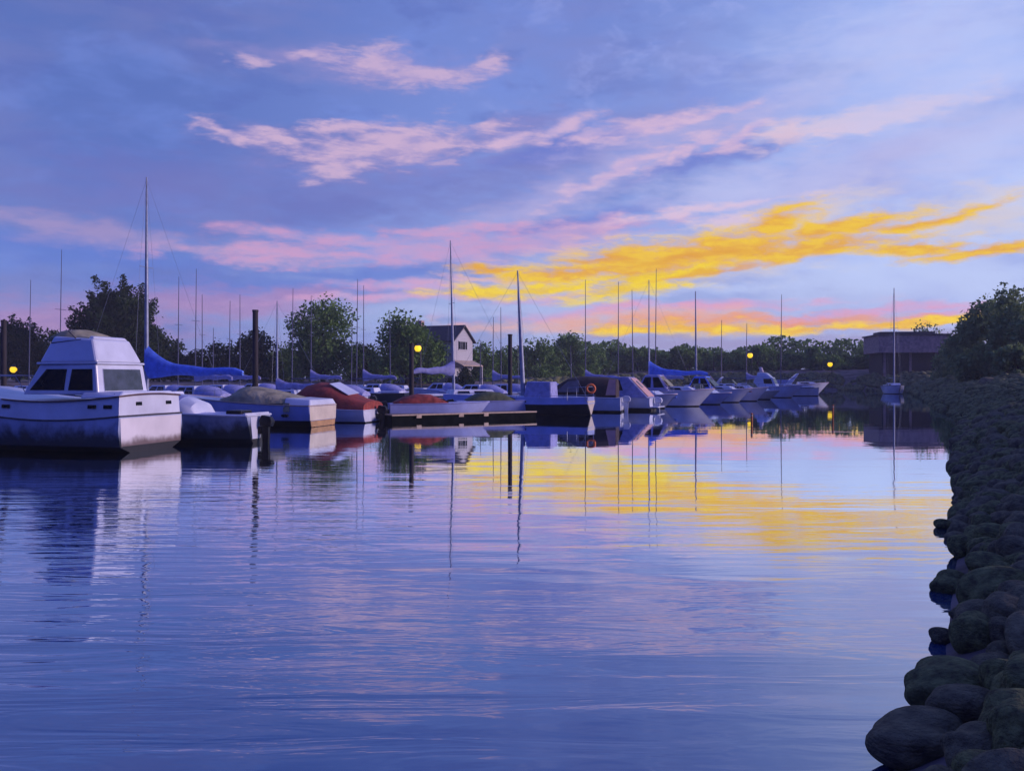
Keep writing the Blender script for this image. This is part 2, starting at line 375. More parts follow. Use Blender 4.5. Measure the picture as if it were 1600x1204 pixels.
# deckhouse
zb = 1.78; zt = 2.72
ax, fx = .98, 3.75
bot = [(ax,-1.22,zb),(fx,-1.1,zb),(fx,1.22,zb),(ax,1.28,zb)]; top = [(ax+.14,-1.16,zt),(fx-.55,-1.02,zt),(fx-.55,1.12,zt),(ax+.14,1.20,zt)]
ho = MB().hexa(bot, top).build('deckhouse', 'gel', t, False, .05)
def on(bot, top, a, b, u, v, off):
    A = Vector(bot[a]).lerp(Vector(bot[b]), u); B_ = Vector(top[a]).lerp(Vector(top[b]), u); return tuple(A.lerp(B_, v)+Vector(off))
def pane_on(parent, bot, top, a, b, u0, u1, v0, v1, off, frame=None, name='window', us=0, t=.02, mat='glass'):
    q = [on(bot,top,a,b,u0,v0,off), on(bot,top,a,b,u1,v0,off), on(bot,top,a,b,u1-us,v1,off), on(bot,top,a,b,u0+max(0,us*.3),v1,off)]
    q = [q[1],q[0],q[3],q[2]]
    return winpane(parent, q, mat, frame=frame, name=name, t=t)
pane_on(ho, bot, top, 3, 2, .07, .40, .14, .84, (0,.0,0))
pane_on(ho, bot, top, 3, 2, .46, .93, .14, .84, (0,.0,0), us=.10)
pane_on(ho, bot, top, 1, 0, .05, .45, .14, .84, (0,-.0,0)); pane_on(ho, bot, top, 1, 0, .55, .93, .14, .84, (0,0,0))
pane_on(ho, bot, top, 0, 3, .10, .88, .12, .84, (-.0,0,0), frame='gel', name='aft_window', mat='glass_aft')
pane_on(ho, bot, top, 2, 1, .06, .48, .2, .88, (0,0,0), name='windscreen'); pane_on(ho, bot, top, 2, 1, .52, .94, .2, .88, (0,0,0), name='windscreen')
# roof lip, flybridge
MB().box(1.06, 3.26, -1.17, 1.215, 2.722, 2.79).build('deckhouse_roof', 'gel', t, False, .03)
fb0 = [(1.10,-1.08,2.79),(3.22,-1.0,2.79),(3.22,1.13,2.79),(1.10,1.19,2.79)]; fb1 = [(1.42,-.86,3.52),(2.86,-.8,3.62),(2.86,.92,3.62),(1.42,.95,3.52)]
fl = MB().hexa(fb0, fb1).build('flybridge', 'gel', t, False, .07)
MB().loft([[(1.45,-.8,3.52),(1.45,.88,3.52),(1.65,.88,3.52),(1.65,-.8,3.52)], [(1.5,-.72,3.60),(1.5,.8,3.60),(1.62,.8,3.62),(1.62,-.72,3.62)]]).build('seat_back', 'gel', fl, False, .02)
# crumpled dodger of light canvas draped on the front of the flybridge
MB().dome([(1.75,.05,.86,3.53),(2.05,.20,.84,3.54),(2.45,.30,.85,3.56),(2.8,.27,.87,3.58),(3.05,.10,.85,3.58),(3.18,.01,.82,3.50)], 3.55).build('canvas_dodger', 'khaki', t, True)
MB().tube([(1.95,.93,3.44),(2.35,.9,3.78)], .018, 5).build('dodger_strut', 'rail', t)
MB().tube([(1.85,.95,3.50),(2.9,.99,3.40)], .016, 5).build('grab_rail', 'rail', t)
MB().tube([(3.9,.9,1.8),(4.2,1.0,2.35),(6.5,.95,2.4),(9.4,.2,2.6),(9.4,-.2,2.6),(6.5,-.95,2.4),(4.2,-1.0,2.35),(3.9,-.9,1.8)], .015, 5).build('bow_rail', 'alu', t, True)

for y in (1.25, -1.25):
    MB().tube([(.35,y-.12,1.80),(.35,y+.12,1.80)], .022, 6).tube([(.35,y,1.70),(.35,y,1.80)], .03, 6).build('mooring_cleat', 'alu', t, True)

# --- 2: open outboard boat
Y2 = 31.0; t = empty('motorboat', (X(385,Y2)+.19, Y2+.85, 0), HEAD, 'small open white outboard boat with a white round canopy, tied behind the cruiser stern', 'boat')
rows = hull(t, 5.6, 1.8, .98, 1.15, 'gel_grimy_shade', 'black', 'gel', 'gel_blue', tw=.95, boot=.16, cf=.62, railr=.04, full=2.6)
outboard(t, .0, .60, sc=.9)
MB().plate([(-.012,.48,.16),(-.012,-.08,.16),(-.012,-.12,.93),(-.012,.62,.93)][::-1], .02).build('transom_panel', 'gel', t)
MB().dome([(2.1,.02,.7),(2.25,.42,.78),(2.7,.60,.8),(3.3,.62,.8),(3.75,.42,.75),(3.9,.02,.7)], 1.02).build('canopy', 'gel', t, True)
MB().dome([(2.78,.615,.812),(2.95,.63,.815),(3.12,.635,.815)], 1.02).build('canopy_stripe', 'lilac', t, True)
MB().box(.5, 1.1, -.45, .35, .98, 1.14).build('stern_seat', 'motor', t, False, .04)
MB().box(.05, .12, -.85, .85, 1.0, 1.07).build('splash_board', 'gel', t, False, .01)

# --- 3: khaki covered cruiser with cream transom
Y3 = 41.2; t = empty('motorboat', (X(482,Y3)+.34, Y3+1.55, 0), HEAD, 'white motor cruiser with a cream transom under a khaki canvas cover', 'boat')
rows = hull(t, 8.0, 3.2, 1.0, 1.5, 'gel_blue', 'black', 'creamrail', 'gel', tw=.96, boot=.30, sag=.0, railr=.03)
MB().plate([(-.012,1.45,.32),(-.012,-1.45,.32),(-.012,-1.5,.96),(-.012,1.5,.96)][::-1], .03).build('transom_panel', 'cream', t)
MB().plate([(-.012,1.3,.02),(-.012,-1.3,.02),(-.012,-1.4,.29),(-.012,1.4,.29)][::-1], .03).build('transom_reflection', 'tan', t)  # tan reflection of the cream transom, painted on as a plate
MB().loft([[(-.05,-1.5,1.0),(-.05,1.5,1.0),(1.3,1.52,1.02),(1.3,-1.52,1.02)],[(.05,-1.3,1.28),(.05,1.3,1.28),(1.3,1.3,1.36),(1.3,-1.3,1.36)]]).build('engine_hatch', 'gel', t, False, .06)
MB().dome([(.6,.06,1.35,1.15),(1.4,.35,1.45,1.1),(2.5,.62,1.5,1.1),(3.4,.78,1.5,1.1),(3.9,.72,1.45,1.15),(4.3,.35,1.3,1.2),(4.8,.1,1.1,1.25)], 1.05).build('canvas_cover', 'khaki', t, True)
MB().plate([(1.25,1.61,.72),(.95,1.61,.72),(.95,1.56,1.12),(1.3,1.5,1.15)], .02).build('cover_strap', 'khaki', t)
MB().ball((1.15,1.64,.55), .16, (1.3,.5,.5)).build('fender', 'motor', t, True)

# --- 4: red canvas boat
Y4 = 45.2; t = empty('motorboat', (X(567,Y4)+.34, Y4+1.55, 0), HEAD, 'white motorboat closed in by a tall rust red canvas enclosure', 'boat')
rows = hull(t, 6.6, 3.1, .64, 1.1, 'gel', 'black', 'gel', 'gel', tw=.97, boot=.06, railr=.03)
MB().dome([(.05,.44,1.42),(.7,.62,1.45),(1.5,1.0,1.45),(2.1,1.32,1.4),(2.9,1.42,1.35),(3.6,1.25,1.3),(4.3,.7,1.2),(4.8,.25,1.05)], .66, pw=.6).build('canvas_enclosure', 'red', t, True)
MB().plate([(1.05,-.55,1.50),(1.05,.95,1.42),(2.15,.80,2.0),(2.15,-.55,2.07)], .02).build('vinyl_window', 'gel', t)
outboard(t, -.3, .45)

# --- floating dock in front of the two covered runabouts
def pdock(px0, Y0, px1, Y1, wid, z, name, label, cat, posts=()):
    a = Vector((X(px0,Y0), Y0, 0)); b = Vector((X(px1,Y1), Y1, 0)); d = b-a; L = d.length
    e = empty(name, a, math.atan2(d.y, d.x), label, cat)
    mb = MB(); k = 0.0
    while k < L-.01:
        mb.box(k, min(L, k+.142), 0, wid, z-.04, z); k += .15
    mb.build('deck_planks', 'dockwood', e)
    MB().box(0, L, -.06, -.002, z-.065, z+.015).build('edge_strip', 'creamrail', e, False, .01)
    MB().box(.02, L-.02, .0, wid-.01, -.35, z-.045).build('float', 'dockside', e)
    for q in posts:
        MB().box(q, q+.30, -.10, -.062, z-.20, z-.03).build('cleat_block', 'creamrail', e, False, .01)
    return e
pdock(612, 46.3, 838, 51.5, 1.5, .38, 'floating_dock', 'low floating dock with dark side and pale edge strip in front of the covered runabouts', 'dock', (1.4, 4.0, 5.6))

# --- 5, 6: low covered runabouts, bows to the right
def runabout(px, Y, cmat, label, L=5.6, rz=R(12), fbz=.95, ch=.5, cx=(.3,3.1)):
    t = empty('runabout', (X(px,Y), Y, 0), rz, label, 'boat')
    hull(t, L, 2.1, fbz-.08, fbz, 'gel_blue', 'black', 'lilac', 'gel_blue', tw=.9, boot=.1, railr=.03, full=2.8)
    a, b = cx; m = (b-a)
    MB().dome([(a,.04,.75),(a+.2*m,ch*.7,.9),(a+.45*m,ch,.92),(a+.7*m,ch*.9,.9),(a+.9*m,ch*.4,.8),(b,.03,.6)], fbz-.03, pw=.6).build('canvas_cover', cmat, t, True)
    MB().plate([(b+.02,.55,fbz+.01),(b+.02,-.55,fbz+.01),(b-.3,-.5,fbz+.2),(b-.3,.5,fbz+.2)], .02).build('windscreen', 'glass', t)
    outboard(t, 0, .6)
    return t
runabout(608, 49.2, 'red', 'low pale runabout with a red cockpit cover moored behind the floating dock', cx=(.2,3.2))
runabout(712, 54.6, 'olive', 'low pale runabout with an olive green cockpit cover moored behind the floating dock', cx=(.6,3.6), L=5.4, ch=.55)

# --- sailboats
def sailcover(parent, xm, zb, zt, length, mat, droop=.0, d=-1, w=.16, thick=.30):
    rings = []; n = 10
    for i in range(15):
        u = i/14; x = xm+d*(length*u)+d*.02
        top = zb+thick+(zt-zb-thick)*math.exp(-u*5.2)-droop*math.sin(math.pi*u)+.03*math.sin(u*17)
        low = zb-.06-.18*math.exp(-u*4)-droop*math.sin(math.pi*u)-.04*math.sin(u*14)
        if i == 14: top = low+(top-low)*.7
        c = (top+low)/2; h = (top-low)/2
        rings.append([(x, w*math.sin(2*math.pi*k/n)*(1-.3*u), c+h*math.cos(2*math.pi*k/n)) for k in range(n)])
    return MB().loft(rings).build('sail_cover', mat, parent, True)
def sailboat(loc, rz, label, mast_h, L=9.0, B=2.8, hullm='gel', fbz=1.0, cover=None, boom=3.6, mat='alu', r=(.085,.03), group=None, rig=True, cover_h=None, bz=None, boomdir=-1, spreads=1, mx=None, dodger=None, lean=0.0, sc=1.0, bot='black', simple=False, rail='rail', cf=.6):
    t = empty('sailboat', loc, rz, label, 'sailboat', group, sc)
    rows = hull(t, L, B, fbz, fbz*1.15, hullm, bot, rail, 'gel', tw=.72, rake=.16, cf=cf, boot=.08, full=2.0, sag=.06)
    cz = fbz+.02
    cabin(t, L*.30, L*.72, B*.30, B*.24, cz-.03, cz+.42, .5, .15, 'gel', win=[(.1,.38,.35,.75),(.5,.8,.35,.75)])
    MB().box(L*.06, L*.27, -B*.27, B*.27, cz, cz+.14).build('cockpit_coaming', 'gel', t, False, .03)
    mx = mx if mx is not None else L*.56; zb0 = cz+.40
    tz = mast_h
    MB().tube([(mx,0,zb0),(mx+lean*.5,0,(zb0+tz)/2),(mx+lean,0,tz)], [r[0], (r[0]*.65+r[1]*.35), r[1]], 8).build('mast', mat, t, True)
    bz = bz or zb0+.75
    if boom: MB().tube([(mx,0,bz),(mx-boom,0,bz+.03)], [.05,.04], 6).build('boom', mat, t, True)
    if cover: sailcover(t, mx+.06, bz, cover_h or bz+1.0, boom*1.0, cover)
    if rig:
        mb = MB(); rr = .007
        hz = zb0+(tz-zb0)*.58
        mb.tube([(mx+lean*.6, -B*.20, hz), (mx+lean*.6, B*.20, hz)], .02, 5)
        mb.build('spreader', mat, t)
        mb = MB()
        mb.tube([(mx+lean,0,tz-.1),(L-.05,0,fbz*1.15)], rr, 4).tube([(mx+lean,0,tz-.1),(.05,0,fbz)], rr, 4)
        for s in (1,-1): mb.tube([(mx+lean,0,tz-.1),(mx+lean*.6,s*B*.20,hz),(mx-.1,s*B*.42,fbz)], rr, 4)
        mb.build('rigging', mat, t)
    if not simple: stanchions(t, rows, .5, 0, 18, 'alu', .012, 3)
    return t
# the tall one behind the cruiser, blue sail cover over the boom
Ys = 48.0; xs = X(229, Ys)
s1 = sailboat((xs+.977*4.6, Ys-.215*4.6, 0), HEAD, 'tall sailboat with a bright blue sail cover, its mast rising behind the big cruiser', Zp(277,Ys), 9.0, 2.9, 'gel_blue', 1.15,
         cover='bluecanvas', boom=5.7, bz=Zp(584,Ys), cover_h=Zp(536,Ys), r=(.13,.035), mx=4.6)
# dark hulled sailboat, wineglass transom
Y7 = 53.6; rz7 = R(161)
s7 = sailboat((X(926,Y7), Y7+1.1, 0), rz7, 'long dark-hulled sailboat with a pale narrow transom and a thick bare mast', Zp(422,56), 9.8, 2.6, 'darkhull', .74,
         boom=0, r=(.17,.045), mx=4.35, lean=.38, rail='gel_blue', cf=.22, rig=True)
def upper_strip(root, rows, h, mat, name):
    V = []; Fc = []; n = len(rows['s'])
    for p in rows['s']:
        y1 = max(.012, p[1]-.03)
        V += [(p[0], y1, p[2]-.01), (p[0], max(.01, y1-.05), p[2]+h), (p[0], -max(.01, y1-.05), p[2]+h), (p[0], -y1, p[2]-.01)]
    for i in range(n-1):
        a = i*4; b_ = a+4; Fc += [(a,a+1,b_+1,b_), (a+1,a+2,b_+2,b_+1), (a+2,a+3,b_+3,b_+2)]
    Fc.append((0,1,2,3)); return MB().add(V, Fc).build(name, mat, root, False, .02)
upper_strip(s7, {'s': [(p[0], p[1], p[2]) for p in ROWS[-1]['s']]}, .40, 'gel_blue', 'raised_topsides')
V = [(-.02,1.02,.90),(-.02,.62,.55),(-.02,.10,.06),(-.02,-.10,.06),(-.02,-.62,.55),(-.02,-1.02,.90)]
MB().add(V+[(.03,p[1],p[2]) for p in V], [(0,1,2,3,4,5),(11,10,9,8,7,6)]+[(i,(i+1)%6,(i+1)%6+6,i+6) for i in range(6)]).build('transom_board', 'cream', s7)
MB().loft([[(2.3,-.8,.95),(2.3,.8,.95),(4.1,.85,.95),(4.1,-.85,.95)],[(2.35,-.72,2.05),(2.35,.72,2.05),(3.9,.72,2.08),(3.9,-.72,2.08)]]).build('blue_canvas_dodger', 'lilac', s7, False, .08)
MB().tube([(.1,-1.0,.92),(.1,-1.0,1.75),(.1,1.0,1.75),(.1,1.0,.92)], .02, 5).tube([(1.2,-1.1,.94),(1.2,-1.1,1.7),(.1,-1.0,1.75)], .02, 5).tube([(1.2,1.1,.94),(1.2,1.1,1.7),(.1,1.0,1.75)], .02, 5).build('stern_rail', 'alu', s7, True)
for k in (0,1):
    MB().plate([(4.3+k*.75,1.29,.80),(3.75+k*.75,1.29,.80),(3.75+k*.75,1.295,.88),(4.3+k*.75,1.295,.88)], .02).build('hull_window', 'wood', s7)
# orange life ring hung on its stern rail
mb = MB(); rings = []; c7 = s7.matrix_basis @ Vector((.78,1.14,1.52)); cx, cy, cz = X(923,53.6), 53.55, Zp(607,53.6)
for i in range(20):
    a = 2*math.pi*i/20; rings.append([(cx+(.24+.075*math.cos(b))*math.cos(a), cy+.075*math.sin(b), cz+(.24+.075*math.cos(b))*math.sin(a)) for b in [2*math.pi*j/8 for j in range(8)]])
rings.append(rings[0]); tag(mb.loft(rings, cap=False).build('life_ring', 'ring', None, True), 'orange ring lifebuoy hung at the stern rail of the dark-hulled sailboat', 'life ring')

# --- 8: brown canvas cruiser, 9: cruiser with pink lit stern curtain
Y8 = 60.5; t = empty('motorboat', (X(972,Y8), Y8, 0), R(168), 'motor cruiser closed in by a dark brown canvas enclosure with a grey side panel', 'boat')
rows = hull(t, 7.2, 2.9, .95, 1.3, 'gel', 'black', 'gel', 'gel', tw=.95, boot=.12)
MB().dome([(.3,1.25,1.25),(1.2,1.38,1.3),(2.6,1.42,1.3),(3.6,1.3,1.25),(4.5,.75,1.1),(5.0,.3,.9)], .98, pw=.45).build('canvas_enclosure', 'brown', t, True)
MB().plate([(4.4,1.17,1.35),(2.75,1.31,1.35),(2.75,1.27,2.15),(3.5,1.25,2.05)], .02).build('vinyl_window', 'greypanel', t)
MB().plate([(.98,1.30,1.15),(.32,1.27,1.15),(.32,1.20,2.18),(.75,1.24,2.22)], .03).build('vinyl_window', 'pink', t)
outboard(t, .4, .7, 'gel')
Y9 = 63.5; t = empty('motorboat', (X(1020,Y9), Y9-.4, 0), R(158), 'white motor cruiser with a sloping pink stern curtain under a lilac canopy', 'boat')
rows = hull(t, 6.6, 2.7, .85, 1.25, 'gel', 'black', 'gel', 'gel', tw=.95, boot=.2)
bot = [(.15,-1.15,.9),(3.4,-1.1,.9),(3.4,1.1,.9),(.15,1.15,.9)]; top = [(1.6,-.95,2.35),(2.9,-.9,2.38),(2.9,.9,2.38),(1.6,.95,2.35)]
cn = MB().hexa(bot, top).build('canopy', 'lilac', t, False, .06)
MB().plate([(.165,.95,1.0),(.165,-.95,1.0),(1.45,-.8,2.28),(1.45,.8,2.28)][::-1], .02).build('stern_curtain', 'pink', cn)
MB().plate([(.75,.25,1.62),(.75,-.15,1.62),(1.2,-.15,2.08),(1.2,.25,2.08)][::-1], .035).build('curtain_window', 'greypanel', cn)
pane_on(cn, bot, top, 3, 2, .5, .93, .35, .85, (0,0,0), us=.1)
MB().box(-.55, -.02, -1.1, 1.1, .22, .30).build('swim_platform', 'gel', t, False, .03)
outboard(t, 0, .55, 'gel')

# --- open channel-side row, bows towards the right and the camera
def rowboat(px, Y, L, kind, label, rz=R(-24), B=2.4, fz=1.0, canopy='lilac', hm='gel', stripe=None):
    tip = Vector((X(px, Y), Y, 0)); d = Vector((math.cos(rz), math.sin(rz), 0)); p = tip-d*L
    t = empty('motorboat', p, rz, label, 'boat')
    rows = hull(t, L, B, fz*.85, fz*1.1, hm, 'black', 'pinkrail', 'gel', tw=.93, boot=.08, full=2.6, rake=.18, railr=.04)
    if stripe:
        st = [(p[0]-.05*p[0]/L, p[1]*.985+.012, p[2]-.24*fz) for p in rows['s']]
        MB().tube(st, .05, 5).build('hull_stripe', stripe, t, True)
    if kind in ('arch', 'open', 'arch2'):
        cabin(t, L*.42, L*.80, B*.36, B*.26, fz*.93, fz*.93+.38, .7, .05, 'gel', win=[(.15,.6,.3,.75)])
        MB().plate([(L*.50,-B*.34,fz+.32),(L*.50,B*.34,fz+.32),(L*.42,B*.32,fz+.85),(L*.42,-B*.32,fz+.85)], .02).build('windscreen', 'glass', t)
    if kind == 'arch':
        bot = [(L*.08,-B*.42,fz*.9),(L*.50,-B*.40,fz*.9),(L*.50,B*.40,fz*.9),(L*.08,B*.42,fz*.9)]; top = [(L*.2,-B*.34,fz+1.25),(L*.36,-B*.33,fz+1.25),(L*.36,B*.33,fz+1.25),(L*.2,B*.34,fz+1.25)]
        c = MB().hexa(bot, top).build('canopy', canopy, t, False, .12)
        pane_on(c, bot, top, 1, 0, .1, .45, .25, .85, (0,0,0)); pane_on(c, bot, top, 1, 0, .55, .9, .25, .85, (0,0,0))
        pane_on(c, bot, top, 2, 1, .08, .46, .35, .9, (0,0,0), name='windscreen'); pane_on(c, bot, top, 2, 1, .54, .92, .35, .9, (0,0,0), name='windscreen')
        MB().tube([(L*.36,-B*.35,fz+1.27),(L*.52,-B*.42,fz*.92)], .03, 5).tube([(L*.36,B*.35,fz+1.27),(L*.52,B*.42,fz*.92)], .03, 5).build('canopy_frame', 'pinkrail', t)
    if kind == 'arch2':
        mb = MB().tube([(L*.10,-B*.42,fz*.9),(L*.24,-B*.36,fz+1.0),(L*.27,0,fz+1.1),(L*.24,B*.36,fz+1.0),(L*.10,B*.42,fz*.9)], .06, 6); mb.build('radar_arch', 'gel', t, True)
    if kind == 'bridge':
        bot = [(L*.2,-B*.38,fz*.9),(L*.6,-B*.34,fz*.9),(L*.6,B*.34,fz*.9),(L*.2,B*.38,fz*.9)]; top = [(L*.24,-B*.32,fz+1.0),(L*.52,-B*.29,fz+1.0),(L*.52,B*.29,fz+1.0),(L*.24,B*.32,fz+1.0)]
        c = MB().hexa(bot, top).build('deckhouse', 'gel', t, False, .08)
        pane_on(c, bot, top, 1, 0, .1, .5, .35, .85, (0,0,0)); pane_on(c, bot, top, 2, 1, .08, .92, .35, .9, (0,0,0), name='windscreen')
        MB().hexa([(L*.26,-B*.3,fz+1.0),(L*.5,-B*.27,fz+1.0),(L*.5,B*.27,fz+1.0),(L*.26,B*.3,fz+1.0)], [(L*.28,-B*.24,fz+1.6),(L*.42,-B*.22,fz+1.5),(L*.42,B*.22,fz+1.5),(L*.28,B*.24,fz+1.6)]).build('flybridge', 'gel', t, False, .08)
        MB().loft([[(L*.3,-.3,fz+1.6),(L*.3,.3,fz+1.6),(L*.36,.3,fz+1.6),(L*.36,-.3,fz+1.6)],[(L*.29,-.22,fz+2.2),(L*.29,.22,fz+2.2),(L*.33,.22,fz+2.2),(L*.33,-.22,fz+2.2)]]).build('helm_seat', 'pinkrail', t, False, .06)
    if kind == 'sport':
        cabin(t, L*.45, L*.85, B*.34, B*.22, fz*.93, fz*.93+.34, 1.0, .05, 'gel', win=[(.15,.6,.3,.75)])
        mb = MB().hexa([(L*.22,-B*.4,fz*.95),(L*.34,-B*.4,fz*.95),(L*.34,B*.4,fz*.95),(L*.22,B*.4,fz*.95)], [(L*.44,-B*.3,fz+1.35),(L*.48,-B*.3,fz+1.4),(L*.48,B*.3,fz+1.4),(L*.44,B*.3,fz+1.35)]); mb.build('radar_arch', 'gel', t, False, .04)
        MB().box(L*.1, L*.3, -B*.3, B*.3, fz*.9, fz*1.35).build('cockpit_seat', 'lilac', t, False, .06)
    stanchions(t, rows, .4, 11, 19, 'alu', .014, 2)
    outboard(t, 0, .55, 'gel')
    return t
M['pinkrail'] = surf('pink_white_rail', (.72,.56,.60), .4, .1, 4)
rowboat(1058, 66.5, 5.6, 'open', 'small white motorboat with a low windscreen, just right of the pink curtained cruiser', rz=R(-38), stripe='bluecanvas')
rowboat(1117, 71.5, 6.8, 'arch', 'long white motorboat with a lilac canopy, lying under the blue sail cover', B=2.6, fz=1.3, rz=R(-20))
rowboat(1143, 76, 5.8, 'open', 'white motorboat squeezed between the two canopied motorboats', fz=.95, rz=R(-42), hm='gel_blue')
rowboat(1175, 83, 6.6, 'arch', 'white motorboat with a blue canopy, right of the two bows pressed close together', fz=1.2, canopy='bluecanvas', rz=R(-30), stripe='red')
rowboat(1201, 88, 6.0, 'arch2', 'white motorboat with a thin radar arch, right of the blue canopied one', fz=1.25, rz=R(-18), B=2.7)
rowboat(1219, 93.5, 6.0, 'open', 'plain white motorboat, left of the small flybridge cruiser', fz=.9, rz=R(-45), hm='cream')
rowboat(1255, 103, 7.0, 'bridge', 'small white flybridge cruiser in the far row with a pink helm seat', B=2.8, fz=1.35, rz=R(-28), stripe='lilac')
rowboat(1295, 121, 7.5, 'sport', 'white sport boat with raked radar arch, last at the channel end of the row', B=2.8, fz=1.5, rz=R(-12))

# boats with covers further back
sc_blue = sailboat((X(1014,82)+.977*4.2, 82-.215*4.2, 0), HEAD, 'sailboat with a bright blue sail cover in the middle of the far row', Zp(437,82), 8.6, 2.7, 'gel', 1.1,
         cover='bluecanvas', boom=5.3, bz=Zp(585,82), cover_h=Zp(566,82)+.25, r=(.09,.035), mx=4.2, simple=True)
s705 = sailboat((X(706,62)-.5*4.0, 62-.86*4.0*0-1.5, 0), R(25), 'sailboat with a pale lilac sail cover, its mast crossing in front of the house', Zp(376,62), 8.4, 2.7, 'gel_blue', 1.05,
         cover='lilac', boom=3.0, bz=Zp(582,62), cover_h=Zp(560,62), r=(.11,.035), mx=2.9, lean=-.25, simple=True)
# place so that the mast stands at the right spot
def set_mast(o, px, Y, mx):
    rz = o.rotation_euler.z; o.location = (X(px,Y)-math.cos(rz)*mx, Y-math.sin(rz)*mx, 0)
set_mast(s705, 709, 62, 2.9)
s433 = sailboat((0,0,0), HEAD, 'small sailboat with a short lilac sail cover, left of the red canvas motorboat', Zp(470,64), 7.5, 2.5, 'gel_blue', 1.0, cover='lilac', boom=3.2, bz=Zp(606,64), cover_h=Zp(589,64), r=(.09,.03), mx=4.0, simple=True)
set_mast(s433, 433, 64, 4.0)
# lone sailboat off the right bank, bow on
YL = 128.0
sl = sailboat((0,0,0), R(-98), 'lone white sailboat anchored in open water near the right bank, seen bow on', Zp(450,YL), 7.0, 2.7, 'gel', 1.1, boom=2.8, r=(.13,.06), mx=3.6, mat='alu', simple=True, group=None)
set_mast(sl, 1397, YL, 3.6)
for c in sl.children:
    if c.name.startswith('mast'): pass

placed = []     # (x, y) of masts already taken, for spacing
for (px, Y) in [(229,48),(816,56),(1014,82),(709,62),(433,64)]: placed.append((X(px,Y), Y))
for (px, Y) in [(500,43),(560,47),(640,49),(740,55),(930,61),(980,64),(1020,68),(1070,74),(1110,78),(1130,85),(1160,90),(1185,96),(1215,105),(1250,121)]: placed.append((X(px,Y), Y))
# --- background sailboats with bare masts
bg = [ (93,390,70,'bare-masted sailboat whose mast stands left of the big dark tree'),
 (45,437,92,'bare-masted sailboat whose mast stands before the trees at the far left'),
 (278,432,80,'sailboat whose bare mast is first to the right of the big dark tree'),
 (305,420,74,'sailboat with the tallest bare mast between the big dark tree and the thick pile'),
 (316,460,92,'sailboat with a shorter bare mast right of the tallest one above the blue cover'),
 (333,512,112,'distant sailboat with a short bare mast over the left end of the hedge of trees'),
 (358,470,104,'distant sailboat with a thin bare mast midway over the blue sail cover'),
 (375,460,96,'sailboat with a thin bare mast just left of the thick pile'),
 (456,450,80,'sailboat whose bare mast crosses the left edge of the bushy round tree'),
 (486,462,86,'sailboat whose bare mast crosses the middle of the bushy round tree'),
 (549,490,106,'distant sailboat whose mast stands at the right edge of the bushy round tree'),
 (557,436,74,'sailboat with the taller of two close bare masts over the red canvas motorboat'),
 (568,446,90,'sailboat with the shorter of two close bare masts over the red canvas motorboat'),
 (610,490,100,'sailboat whose bare mast crosses the tree left of the house'),
 (750,531,116,'distant sailboat with a very short mast just right of the house porch'),
 (770,495,96,'sailboat with a bare mast just left of the dark slim pile'),
 (783,480,88,'sailboat with a bare mast touching the dark slim pile'),
 (893,540,112,'distant sailboat with a short mast in front of the middle tree line'),
 (915,437,90,'sailboat with a bare mast rising behind the brown canvas cruiser'),
 (966,440,96,'sailboat with a bare mast rising behind the pink curtained cruiser'),
 (989,452,116,'distant sailboat with a faint bare mast right of the pink curtained cruiser'),
 (1024,420,108,'sailboat with the tall bare mast just right of the blue covered far boat mast'),
 (1088,455,101,'sailboat with a thick pale mast above the far row of motorboats'),
 (1127,500,124,'distant sailboat with a short mast left of the middle street lamp'),
 (1166,505,134,'distant sailboat with a short mast beside the middle street lamp'),
 (1220,460,114,'sailboat with a tall bare mast behind the small flybridge cruiser')]
protoS = {}
for i, (px, top, Y, lab) in enumerate(bg):
    for dy in (0,3,-3,6,-6,9,-9,12,-12,16,-16):
        y = Y+dy; x = X(px, y)
        if sdist(np.array([x]), np.array([y]))[0] < -6 and all(abs(x-a) > 9.0 or abs(y-b) > 3.2 for a, b in placed): break
    placed.append((x, y)); hgt = Zp(top, y); v = i % 3
    key = (v,)
    # mast height differs boat by boat, so the mast is its own mesh and the rest is shared
    if key not in protoS:
        p = sailboat((0,0,0), HEAD, lab, 11.0, 8.6, 2.7, ['gel_blue','gel','darkhull'][v], 1.05, cover=['lilac',None,None][v], boom=3.4, mat='alu_dark', r=(.075,.045), mx=4.5, simple=True, rig=False)
        protoS[key] = p; o = p
    else: o = copy_tree(protoS[key]); o['label'] = lab
    o['group'] = 'moored sailboats with bare masts behind the front row'
    set_mast(o, px, y, 4.5)
    for c in o.children:
        if c.name.split('.')[0] == 'mast':
            k = .0011*y/.075*.55; k = max(.5, min(1.3, k))*(2.0 if px == 1088 else 1.0)
            mb = MB(); j = (random.random()-.5)*.25
            ln = -(hgt)*.012*(px < 300) + j
            mb.tube([(4.5,0,1.45),(4.5+ln*.5,0,(hgt+1.4)/2),(4.5+ln,0,hgt)], [.085*k,.065*k,.035*k], 7)
            mb.tube([(4.5+ln*.6,-.6,hgt*.62),(4.5+ln*.6,.6,hgt*.62)], .02, 4)
            me = bpy.data.meshes.new('mast'); me.from_pydata(mb.V, [], mb.F); me.materials.append(M['alu'] if px == 1088 else M['alu_dark']); c.data = me
